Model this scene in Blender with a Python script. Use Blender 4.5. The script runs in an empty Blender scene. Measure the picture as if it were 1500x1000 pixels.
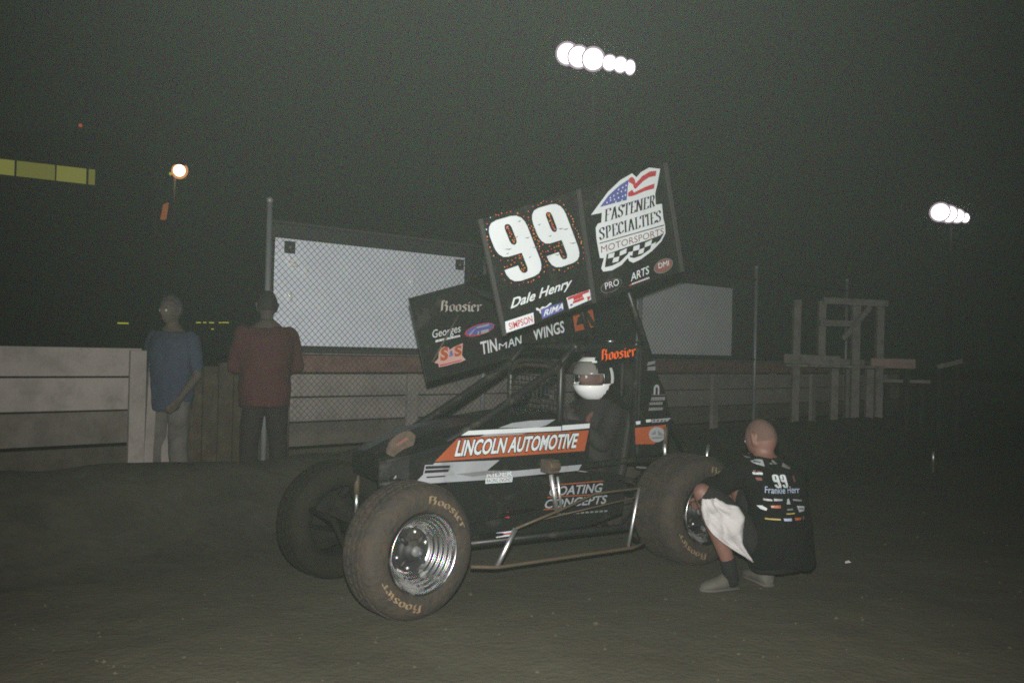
import bpy, bmesh, math, random
from mathutils import Vector, Matrix, noise
from mathutils.bvhtree import BVHTree
R = math.radians
C = bpy.context.scene.collection
SC = bpy.context.scene
random.seed(7)

# ------------------------------------------------------------------ camera, world, light, exposure
cam_d = bpy.data.cameras.new("camera"); cam_d.sensor_width = 36; cam_d.lens = 30
cam_d.clip_start = .05; cam_d.clip_end = 600
cam = bpy.data.objects.new("camera", cam_d); C.objects.link(cam)
cam.matrix_world = Matrix.Translation((0, 0, 1.31)) @ Matrix.Rotation(R(90) + math.atan(14 / 1250), 4, 'X') @ Matrix.Rotation(R(1.3), 4, 'Z')
SC.camera = cam

w = bpy.data.worlds.new("World"); SC.world = w; w.use_nodes = True
w.node_tree.nodes["Background"].inputs[0].default_value = (0.0022, 0.0030, 0.0026, 1)   # night sky over the lit track
w.node_tree.nodes["Background"].inputs[1].default_value = 1.0

# the camera's own flash, a hand's width beside and above the lens: split into three coloured lamps for coloured grain
for nm_, c_ in (("warm", (.94, .03, .03)), ("green", (.03, .925, .03)), ("cool", (.03, .03, .89))):
    fl = bpy.data.lights.new("camera_flash_" + nm_, 'SPOT'); fl.energy = 1230; fl.color = c_
    fl.spot_size = R(108); fl.spot_blend = 1.0; fl.shadow_soft_size = .022
    flo = bpy.data.objects.new("camera_flash", fl); C.objects.link(flo)
    flo.location = (-.01, .03, 1.445); flo.rotation_euler = (R(84.5), 0, R(-1))

SC.view_settings.view_transform = 'Standard'; SC.view_settings.look = 'None'
SC.view_settings.exposure = 0; SC.view_settings.gamma = 1; SC.view_settings.use_curve_mapping = False
SC.cycles.filter_width = 1.8; SC.cycles.use_denoising = False                     # leave the sampling grain: the photograph is grainy film
SC.cycles.max_bounces = 4; SC.cycles.diffuse_bounces = 2; SC.cycles.glossy_bounces = 3; SC.cycles.volume_bounces = 0
SC.cycles.sample_clamp_indirect = 2.0

# ------------------------------------------------------------------ materials
def mat(name, col, rough=.6, metal=0, dirt=0, dirt_col=(.085, .065, .04), scale=6, bump=0, emit=None, var=.12, spec=.5, bscale=40):
    m = bpy.data.materials.new(name); m.use_nodes = True
    nt = m.node_tree; N = nt.nodes; L = nt.links; b = N["Principled BSDF"]
    b.inputs["Roughness"].default_value = rough; b.inputs["Metallic"].default_value = metal
    b.inputs["Specular IOR Level"].default_value = spec
    tc = N.new("ShaderNodeTexCoord")
    nz = N.new("ShaderNodeTexNoise"); nz.inputs["Scale"].default_value = scale; nz.inputs["Detail"].default_value = 6
    L.new(tc.outputs["Object"], nz.inputs["Vector"])
    hs = N.new("ShaderNodeMixRGB"); hs.blend_type = 'MULTIPLY'; hs.inputs[0].default_value = 1
    hs.inputs[1].default_value = (*col, 1)
    mr = N.new("ShaderNodeMapRange"); mr.inputs[1].default_value = .3; mr.inputs[2].default_value = .7
    mr.inputs[3].default_value = 1 - var; mr.inputs[4].default_value = 1 + var
    L.new(nz.outputs["Fac"], mr.inputs[0]); L.new(mr.outputs[0], hs.inputs[2])
    out = hs.outputs[0]
    if dirt:
        n2 = N.new("ShaderNodeTexNoise"); n2.inputs["Scale"].default_value = scale * 1.7; n2.inputs["Detail"].default_value = 8
        n2.inputs["Roughness"].default_value = .7
        L.new(tc.outputs["Object"], n2.inputs["Vector"])
        r2 = N.new("ShaderNodeMapRange"); r2.inputs[1].default_value = .62 - dirt * .5; r2.inputs[2].default_value = .85 - dirt * .4
        L.new(n2.outputs["Fac"], r2.inputs[0])
        mx = N.new("ShaderNodeMixRGB"); mx.inputs[2].default_value = (*dirt_col, 1)
        L.new(r2.outputs[0], mx.inputs[0]); L.new(out, mx.inputs[1]); out = mx.outputs[0]
        rr = N.new("ShaderNodeMapRange"); rr.inputs[3].default_value = rough; rr.inputs[4].default_value = .9
        L.new(r2.outputs[0], rr.inputs[0]); L.new(rr.outputs[0], b.inputs["Roughness"])
        if metal:
            rm = N.new("ShaderNodeMapRange"); rm.inputs[3].default_value = metal; rm.inputs[4].default_value = 0
            L.new(r2.outputs[0], rm.inputs[0]); L.new(rm.outputs[0], b.inputs["Metallic"])
    L.new(out, b.inputs["Base Color"])
    if bump:
        nb = N.new("ShaderNodeTexNoise"); nb.inputs["Scale"].default_value = bscale; nb.inputs["Detail"].default_value = 5
        L.new(tc.outputs["Object"], nb.inputs["Vector"])
        bp = N.new("ShaderNodeBump"); bp.inputs["Strength"].default_value = min(1, bump); bp.inputs["Distance"].default_value = .02
        L.new(nb.outputs["Fac"], bp.inputs["Height"]); L.new(bp.outputs[0], b.inputs["Normal"])
    if emit:
        b.inputs["Emission Color"].default_value = (*emit[0], 1); b.inputs["Emission Strength"].default_value = emit[1]
    return m
M = dict(
 W=mat("white_vinyl", (.61, .65, .655), .45, var=.05, dirt=.05, dirt_col=(.35, .33, .3)), R=mat("red_vinyl", (.40, .035, .045), .5), B=mat("blue_vinyl", (.085, .095, .30), .5),
 K=mat("black_vinyl", (.012, .012, .012), .5), GR=mat("grey_vinyl", (.14, .14, .135), .5), BR=mat("maroon_vinyl", (.19, .075, .065), .5),
 SI=mat("silver_vinyl", (.30, .315, .33), .42, dirt=.1, dirt_col=(.12, .11, .1)), SD=mat("dull_silver_vinyl", (.17, .175, .175), .5),
 CR=mat("cream_vinyl", (.36, .34, .30), .6, dirt=.25), PK=mat("pale_pink_vinyl", (.50, .30, .27), .5), OR=mat("orange_vinyl", (.34, .078, .026), .45, dirt=.06),
 HO=mat("retro_orange_vinyl", (1.0, .14, .016), .5, var=.02), YE=mat("yellow_print", (.38, .30, .07), .6), LB=mat("pale_blue_print", (.36, .42, .58), .6),  # Hoosier orange overbright: retro-reflected flash put into its colour
 HY=mat("fluorescent_yellow_vinyl", (1.0, .45, .05), .5, var=.02),
 rivet=mat("red_glitter", (.62, .09, .04), .35), rivet2=mat("orange_glitter", (.62, .26, .05), .35),
 black=mat("black_paint", (.009, .0095, .009), .38, dirt=.13, dirt_col=(.035, .03, .022), scale=4), black_matte=mat("matte_black", (.010, .010, .010), .8, dirt=.1),
 cage=mat("black_tube_paint", (.011, .011, .011), .42, dirt=.15), dtube=mat("muddy_tube", (.082, .056, .033), .5, dirt=.5, dirt_col=(.07, .05, .03), scale=14),
 chrome=mat("polished_metal", (.9, .9, .9), .46, 1, dirt=.05, dirt_col=(.16, .12, .08), scale=10), rim=mat("polished_rim", (.46, .46, .46), .30, 1, dirt=.14, dirt_col=(.10, .075, .05), scale=3.5),
 tyre=mat("muddy_tyre", (.024, .021, .018), .85, dirt=.5, dirt_col=(.052, .036, .023), scale=7, bump=.5), letter=mat("tan_tyre_lettering", (.25, .175, .095), .8, dirt=.38, scale=30, dirt_col=(.1, .07, .045)),
 hub=mat("dark_hub", (.014, .014, .015), .6, dirt=.15), mud=mat("dry_mud", (.085, .062, .044), .9, dirt=.4, dirt_col=(.06, .04, .03), scale=22, bump=.6), seat=mat("seat_leather", (.016, .015, .014), .6), belt=mat("dusty_red_belt", (.10, .035, .03), .8, dirt=.2),
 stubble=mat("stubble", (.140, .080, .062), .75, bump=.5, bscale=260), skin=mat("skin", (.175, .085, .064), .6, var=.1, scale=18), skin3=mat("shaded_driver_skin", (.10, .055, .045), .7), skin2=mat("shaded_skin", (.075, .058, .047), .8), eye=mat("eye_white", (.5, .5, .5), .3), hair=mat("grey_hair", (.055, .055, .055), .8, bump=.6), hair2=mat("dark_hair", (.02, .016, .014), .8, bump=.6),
 shirtk=mat("black_cotton", (.006, .006, .006), 1, bump=.5, bscale=14, spec=.15), shortk=mat("black_shorts", (.016, .016, .016), 1, bump=.5, bscale=14, spec=.15), shirtb=mat("blue_shirt", (.032, .043, .072), .9, bump=.4, bscale=14), khaki=mat("pale_trousers", (.10, .093, .082), .9, dirt=.35, dirt_col=(.05,.045,.035), bump=.4, bscale=12),
 shirtr=mat("dark_red_shirt", (.060, .015, .015), .9, bump=.4, bscale=14), trousd=mat("dark_trousers", (.014, .010, .009), .9, bump=.4, bscale=12), shoe=mat("dusty_grey_shoe", (.088, .085, .07), .85, dirt=.3, scale=16), sole=mat("shoe_sole", (.09, .08, .07), .9),
 towel=mat("white_towel", (.46, .44, .43), .95, bump=.2, bscale=60, var=.06), suit=mat("dark_race_suit", (.012, .010, .0095), .85), glove=mat("dark_glove", (.03, .02, .02), .8),
 helmet_w=mat("white_helmet", (.82, .84, .84), .22, var=.03), helmet_k=mat("black_helmet_paint", (.012, .012, .012), .25), visor=mat("grey_tinted_visor", (.17, .165, .15), .2),
 board=mat("white_sheet_board", (.80, .85, .92), .16, var=.05, bump=.25, bscale=1.6), board2=mat("weathered_grey_board", (.62, .64, .66), .4, var=.08, scale=2), frame_k=mat("dark_frame", (.018, .017, .016), .7), galv=mat("galvanised_steel", (.28, .29, .30), .5, .4), wire=mat("galvanised_wire", (.10, .105, .115), .7, 0),
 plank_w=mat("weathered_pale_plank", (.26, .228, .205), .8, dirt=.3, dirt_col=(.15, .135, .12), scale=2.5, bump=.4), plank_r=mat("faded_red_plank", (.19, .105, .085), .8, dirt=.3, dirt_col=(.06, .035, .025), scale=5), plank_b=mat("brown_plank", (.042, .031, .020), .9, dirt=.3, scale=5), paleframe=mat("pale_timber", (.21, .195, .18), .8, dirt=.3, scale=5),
 plank_d=mat("dirty_shaded_plank", (.13, .112, .095), .85, dirt=.45, dirt_col=(.07, .06, .045), scale=2.5, bump=.4), brace=mat("dusty_brace", (.035, .033, .030), .6), plank_m=mat("muddy_shaded_plank", (.045, .038, .026), .9, dirt=.4, dirt_col=(.07, .06, .045), scale=5, bump=.5), tyre_far=mat("darkened_far_tyre", (.014, .013, .0095), .95, dirt=.2, dirt_col=(.020, .017, .012), spec=.1), dark_tube=mat("darkened_front_tube", (.008, .0075, .006), .95, spec=.1), added_berm=mat("added_bank_soil", (.029, .027, .017), .95, var=.3, scale=3, dirt=.3, dirt_col=(.045, .040, .026), bump=.8, bscale=12), rim_d=mat("darkened_far_rim", (.009, .0085, .007), .95, dirt=.2, dirt_col=(.025, .02, .015), spec=.2), glare=mat("white_glare_ridge", (.95, .95, .93), .12, 0, spec=1),  # far wheel, front tubes and lower planks carry shade in their colour
 pinkboard=mat("pale_pink_board", (.34, .23, .21), .7), dark_steel=mat("dark_steel", (.03, .03, .03), .6), dark_wall=mat("dark_cladding", (.02, .02, .02), .9),
 paper=mat("white_paper", (.7, .7, .7), .8),
)
def lamp_mat(name, col, s):
    m = bpy.data.materials.new(name); m.use_nodes = True; nt = m.node_tree
    nt.nodes.remove(nt.nodes["Principled BSDF"]); e = nt.nodes.new("ShaderNodeEmission")
    e.inputs[0].default_value = (*col, 1); e.inputs[1].default_value = s
    nt.links.new(e.outputs[0], nt.nodes["Material Output"].inputs[0]); return m
M['flood'] = lamp_mat("lit_floodlight", (1, .93, .97), 12); M['sodium'] = lamp_mat("lit_yard_lamp", (1, .70, .42), 7)
M['glow'] = lamp_mat('lamp_halo', (1, .88, .95), 3); M['glow2'] = lamp_mat('lamp_halo_edge', (.70, .56, .66), .55); M['warm'] = lamp_mat('warm_halo', (1, .42, .16), .6)  # halo round the lamps put in as emission
M['window'] = lamp_mat("lit_window", (.42, .42, .075), .36); M['window_d'] = lamp_mat("dim_lit_window", (.40, .40, .07), .28)
M['orange_lit'] = lamp_mat("lit_orange_sign", (.8, .25, .09), .22); M['beacon'] = lamp_mat("red_beacon", (1, .12, .07), .35); M['ylamp'] = lamp_mat("yellow_marker", (.75, .75, .06), .42)

# ------------------------------------------------------------------ mesh building
class MB:
    def __init__(s): s.v = []; s.f = []; s.m = []; s.mats = []; s.smooth = []
    def mi(s, m):
        m = M[m] if isinstance(m, str) else m
        if m not in s.mats: s.mats.append(m)
        return s.mats.index(m)
    def add(s, vs, fs, m, smooth=False):
        o = len(s.v); i = s.mi(m); s.v += [tuple(v) for v in vs]
        for f in fs: s.f.append([o + k for k in f]); s.m.append(i); s.smooth.append(smooth)
    def box(s, c, d, m, rot=None):
        x, y, z = d[0] / 2, d[1] / 2, d[2] / 2
        vs = [Vector((a * x, b * y, e * z)) for a in (-1, 1) for b in (-1, 1) for e in (-1, 1)]
        if rot: vs = [rot @ v for v in vs]
        s.add([v + Vector(c) for v in vs], [(0, 1, 3, 2), (4, 6, 7, 5), (0, 4, 5, 1), (2, 3, 7, 6), (0, 2, 6, 4), (1, 5, 7, 3)], m)
    def beam(s, p, q, wd, ht, m, up=(0, 0, 1)):
        p, q = Vector(p), Vector(q); d = (q - p); L = d.length; d.normalize(); u = Vector(up)
        sd = d.cross(u).normalized(); u = sd.cross(d).normalized()
        vs = [e + sd * a * wd / 2 + u * b * ht / 2 for e in (p, q) for a in (-1, 1) for b in (-1, 1)]
        s.add(vs, [(0, 1, 3, 2), (4, 6, 7, 5), (0, 4, 5, 1), (2, 3, 7, 6), (0, 2, 6, 4), (1, 5, 7, 3)], m)
    def tube(s, pts, r, m, n=8):
        pts = [Vector(p) for p in pts]; rs = r if isinstance(r, (list, tuple)) else [r] * len(pts)
        vs = []; fs = []; pu = None
        for i, p in enumerate(pts):
            t = (pts[min(i + 1, len(pts) - 1)] - pts[max(i - 1, 0)]).normalized()
            u = pu if pu is not None else (Vector((0, 0, 1)) if abs(t.z) < .9 else Vector((1, 0, 0)))
            u = (u - t * u.dot(t)).normalized(); pu = u; w_ = t.cross(u)
            for k in range(n):
                a = 2 * math.pi * k / n; vs.append(p + (u * math.cos(a) + w_ * math.sin(a)) * rs[i])
        for i in range(len(pts) - 1):
            for k in range(n): fs.append((i * n + k, i * n + (k + 1) % n, (i + 1) * n + (k + 1) % n, (i + 1) * n + k))
        fs.append(tuple(range(n))[::-1]); fs.append(tuple((len(pts) - 1) * n + k for k in range(n)))
        s.add(vs, fs, m, True)
    def lathe(s, prof, m, n=48, origin=(0, 0, 0), closed=False):      # about the local y axis: (y, r)
        vs = []; fs = []; o = Vector(origin)
        for y, r in prof:
            for k in range(n):
                a = 2 * math.pi * k / n; vs.append(o + Vector((r * math.cos(a), y, r * math.sin(a))))
        np_ = len(prof)
        for i in range(np_ if closed else np_ - 1):
            j = (i + 1) % np_
            for k in range(n): fs.append((i * n + k, i * n + (k + 1) % n, j * n + (k + 1) % n, j * n + k))
        s.add(vs, fs, m, True)
    def prism(s, poly, y0, y1, m, ax='xz'):            # extrude a polygon given in (x, z) along y
        n = len(poly); vs = [(x, y0, z) for x, z in poly] + [(x, y1, z) for x, z in poly]
        s.add(vs, [tuple(range(n)), tuple(range(2 * n - 1, n - 1, -1))] + [(i, i + n, (i + 1) % n + n, (i + 1) % n) for i in range(n)], m)
    def quad(s, a, b, c, d, m): s.add([a, b, c, d], [(0, 1, 2, 3)], m)
    def sphere(s, c, r, m, n=12, k=8, sc=(1, 1, 1)):
        vs = []; fs = []; c = Vector(c)
        for i in range(k + 1):
            t = math.pi * i / k
            for j in range(n):
                a = 2 * math.pi * j / n
                vs.append(c + Vector((r * sc[0] * math.sin(t) * math.cos(a), r * sc[1] * math.sin(t) * math.sin(a), r * sc[2] * math.cos(t))))
        for i in range(k):
            for j in range(n): fs.append((i * n + j, (i + 1) * n + j, (i + 1) * n + (j + 1) % n, i * n + (j + 1) % n))
        s.add(vs, fs, m, True)
    def build(s, name, parent=None, loc=None, rot=None, bevel=0):
        me = bpy.data.meshes.new(name); me.from_pydata(s.v, [], s.f)
        for m in s.mats: me.materials.append(m)
        me.polygons.foreach_set('material_index', s.m); me.polygons.foreach_set('use_smooth', s.smooth); me.validate(); me.update()
        o = bpy.data.objects.new(name, me); C.objects.link(o)
        if parent: o.parent = parent
        if loc: o.location = loc
        if rot: o.rotation_euler = rot
        if bevel:
            b = o.modifiers.new("bevel", 'BEVEL'); b.width = bevel; b.segments = 2; b.limit_method = 'ANGLE'
        if any(s.smooth) and not all(s.smooth): pass
        return o
def empty(name, loc=(0, 0, 0), rz=0, parent=None):
    o = bpy.data.objects.new(name, None); C.objects.link(o); o.location = loc; o.rotation_euler = (0, 0, rz); o.empty_display_size = .2
    if parent: o.parent = parent
    return o
def tag(o, label=None, cat=None, group=None, kind=None):
    for k, v in (('label', label), ('category', cat), ('group', group), ('kind', kind)):
        if v: o[k] = v
    return o

# ------------------------------------------------------------------ lettering
def fill2d(loops):
    cu = bpy.data.curves.new("tmp", 'CURVE'); cu.dimensions = '2D'; cu.fill_mode = 'BOTH'
    for L in loops:
        sp = cu.splines.new('POLY'); sp.points.add(len(L) - 1); sp.use_cyclic_u = True
        for p, q in zip(sp.points, L): p.co = (q[0], q[1], 0, 1)
    return curve_mesh(cu)
def curve_mesh(cu):
    o = bpy.data.objects.new("tmp", cu); me = o.to_mesh()
    vs = [(v.co.x, v.co.y) for v in me.vertices]; fs = [tuple(p.vertices) for p in me.polygons]
    o.to_mesh_clear(); bpy.data.objects.remove(o); bpy.data.curves.remove(cu); return vs, fs
def font_text(s, bold=0, shear=0):
    cu = bpy.data.curves.new("tmp", 'FONT'); cu.body = s; cu.size = 1; cu.offset = bold; cu.shear = shear; cu.resolution_u = 3
    return curve_mesh(cu)
CAP = max(v[1] for v in font_text("H")[0])
BL = {  # broad-nib blackletter strokes
 'H': (.62, [[(.02, .9), (.16, 1.02), (.3, .92)], [(.16, .98), (.13, .1), (.02, 0)], [(.13, .5), (.34, .62), (.46, .5), (.45, .08), (.36, -.06)], [(.42, .98), (.42, .7)]]),
 'o': (.42, [[(.06, .54), (.06, .12), (.19, .01), (.32, .12), (.32, .54), (.19, .66), (.06, .54)]]),
 's': (.38, [[(.3, .56), (.17, .66), (.06, .52), (.28, .26), (.25, .06), (.12, .0), (.03, .1)]]),
 'i': (.24, [[(.02, .6), (.11, .56), (.11, .1), (.2, .01)], [(.1, .84), (.14, .8)]]),
 'e': (.40, [[(.07, .32), (.29, .42), (.27, .58), (.17, .65), (.07, .52), (.07, .12), (.18, .0), (.32, .1)]]),
 'r': (.36, [[(.01, .6), (.10, .56), (.10, .02)], [(.1, .48), (.22, .65), (.32, .56)]]),
}
SF = {
 'F': (.68, [[(.18, 0), (.18, 1)], [(.05, .98), (.6, .98), (.6, .78)], [(.18, .52), (.46, .52)], [(.05, .01), (.36, .01)]]),
 'A': (.74, [[(.12, 0), (.33, 1)], [(.36, 1), (.6, 0)], [(.2, .34), (.5, .34)], [(.0, .01), (.22, .01)], [(.46, .01), (.72, .01)]]),
 'S': (.62, [[(.5, .74), (.46, .93), (.28, 1), (.08, .86), (.1, .66), (.42, .42), (.48, .2), (.36, .02), (.18, .0), (.04, .24)]]),
 'T': (.68, [[(.3, 0), (.3, 1)], [(.02, .76), (.02, .98), (.6, .98), (.6, .76)], [(.17, .01), (.45, .01)]]),
 'E': (.66, [[(.16, 0), (.16, 1)], [(.04, .98), (.54, .98), (.54, .8)], [(.16, .52), (.42, .52)], [(.04, .01), (.56, .01), (.56, .22)]]),
 'N': (.76, [[(.1, 0), (.1, 1)], [(.1, 1), (.56, .02)], [(.58, 0), (.58, 1)], [(.0, .01), (.22, .01)], [(.46, .98), (.72, .98)]]),
 'R': (.72, [[(.16, 0), (.16, 1)], [(.04, .98), (.4, .98), (.5, .86), (.5, .66), (.4, .52), (.16, .5)], [(.34, .5), (.58, 0)], [(.04, .01), (.32, .01)]]),
 'P': (.66, [[(.16, 0), (.16, 1)], [(.04, .98), (.4, .98), (.5, .86), (.5, .64), (.4, .48), (.16, .46)], [(.04, .01), (.32, .01)]]),
 'C': (.66, [[(.52, .74), (.42, .96), (.26, 1), (.08, .76), (.08, .24), (.26, 0), (.42, .04), (.54, .24)]]),
 'I': (.36, [[(.12, 0), (.12, 1)], [(.0, .98), (.28, .98)], [(.0, .01), (.28, .01)]]),
 'L': (.62, [[(.16, 0), (.16, 1)], [(.04, .98), (.32, .98)], [(.04, .01), (.52, .01), (.52, .24)]]),
}
def pen_text(s, table, nib):
    x = 0; vs = []; fs = []
    for ch in s:
        wd, strokes = table[ch]
        for st in strokes:
            for (x0, y0), (x1, y1) in zip(st, st[1:]):
                o = len(vs); nx, ny = nib
                q = [(x0 - nx, y0 - ny), (x0 + nx, y0 + ny), (x1 + nx, y1 + ny), (x1 - nx, y1 - ny)]
                vs += [(x + a, b) for a, b in q]; fs.append((o, o + 1, o + 2, o + 3))
        x += wd
    return vs, fs
NINE_OUT = [(.03, .237), (.40, .240), (.405, .16), (.44, .11), (.51, .095), (.575, .11), (.61, .16), (.61, .41), (.25, .415), (.13, .435), (.05, .49), (.01, .56), (0, .62), (0, .78), (.02, .86), (.07, .93), (.16, .98), (.3, 1), (.68, 1), (.83, .98), (.93, .93), (.98, .86), (1, .78), (1, .22), (.98, .14), (.93, .07), (.83, .02), (.68, 0), (.32, 0), (.17, .025), (.08, .08), (.035, .16)]
NINE_IN = [(.425, .84), (.44, .875), (.48, .897), (.52, .9), (.56, .89), (.59, .87), (.605, .83), (.605, .64), (.59, .595), (.56, .57), (.515, .56), (.47, .57), (.44, .595), (.425, .64)]
def glyphs(s, bold=0, shear=0, black=0, serif=0):
    if s == '99':
        vs = []; fs = []
        for x0, x1 in ((0, .475), (.555, 1.0)):
            v, f = fill2d([[(x0 + (x1 - x0) * a, b) for a, b in L] for L in (NINE_OUT, NINE_IN)])
            o = len(vs); vs += v; fs += [tuple(o + i for i in t) for t in f]
        return vs, fs
    if black: v, f = pen_text(s, BL, (.062, .045)); cap = 1
    elif serif: v, f = pen_text(s, SF, (.088, .022)); cap = 1
    else: v, f = font_text(s, bold, shear); cap = CAP
    x0 = min(p[0] for p in v); x1 = max(p[0] for p in v)
    return [((a - x0) / (x1 - x0), b / cap) for a, b in v], f
def P(col, lay, pts): return ('P', col, lay, pts)
def T(col, lay, s, fr, **k): return ('T', col, lay, s, fr, k)
def decal_mesh(items, place):
    """place(x, z, layer) -> point; returns a mesh builder"""
    mb = MB()
    for it in items:
        if it[0] == 'P':
            v, f = fill2d([it[3]]); mb.add([place(x, z, it[2]) for x, z in v], f, it[1]); continue
        _, col, lay, s, fr, k = it; k = dict(k); ol = k.pop('outline', 0)
        (ox, oz), (ux, uz), (tx, tz) = fr
        def put(col, lay, **kk):
            v, f = glyphs(s, **kk)
            mb.add([place(ox + (ux - ox) * a + (tx - ox) * b, oz + (uz - oz) * a + (tz - oz) * b, lay) for a, b in v], f, col)
        if ol:
            kk = dict(k); kk['bold'] = kk.get('bold', 0) + .05; put('K', lay - 1, **kk)
        put(col, lay, **k)
    return mb

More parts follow.
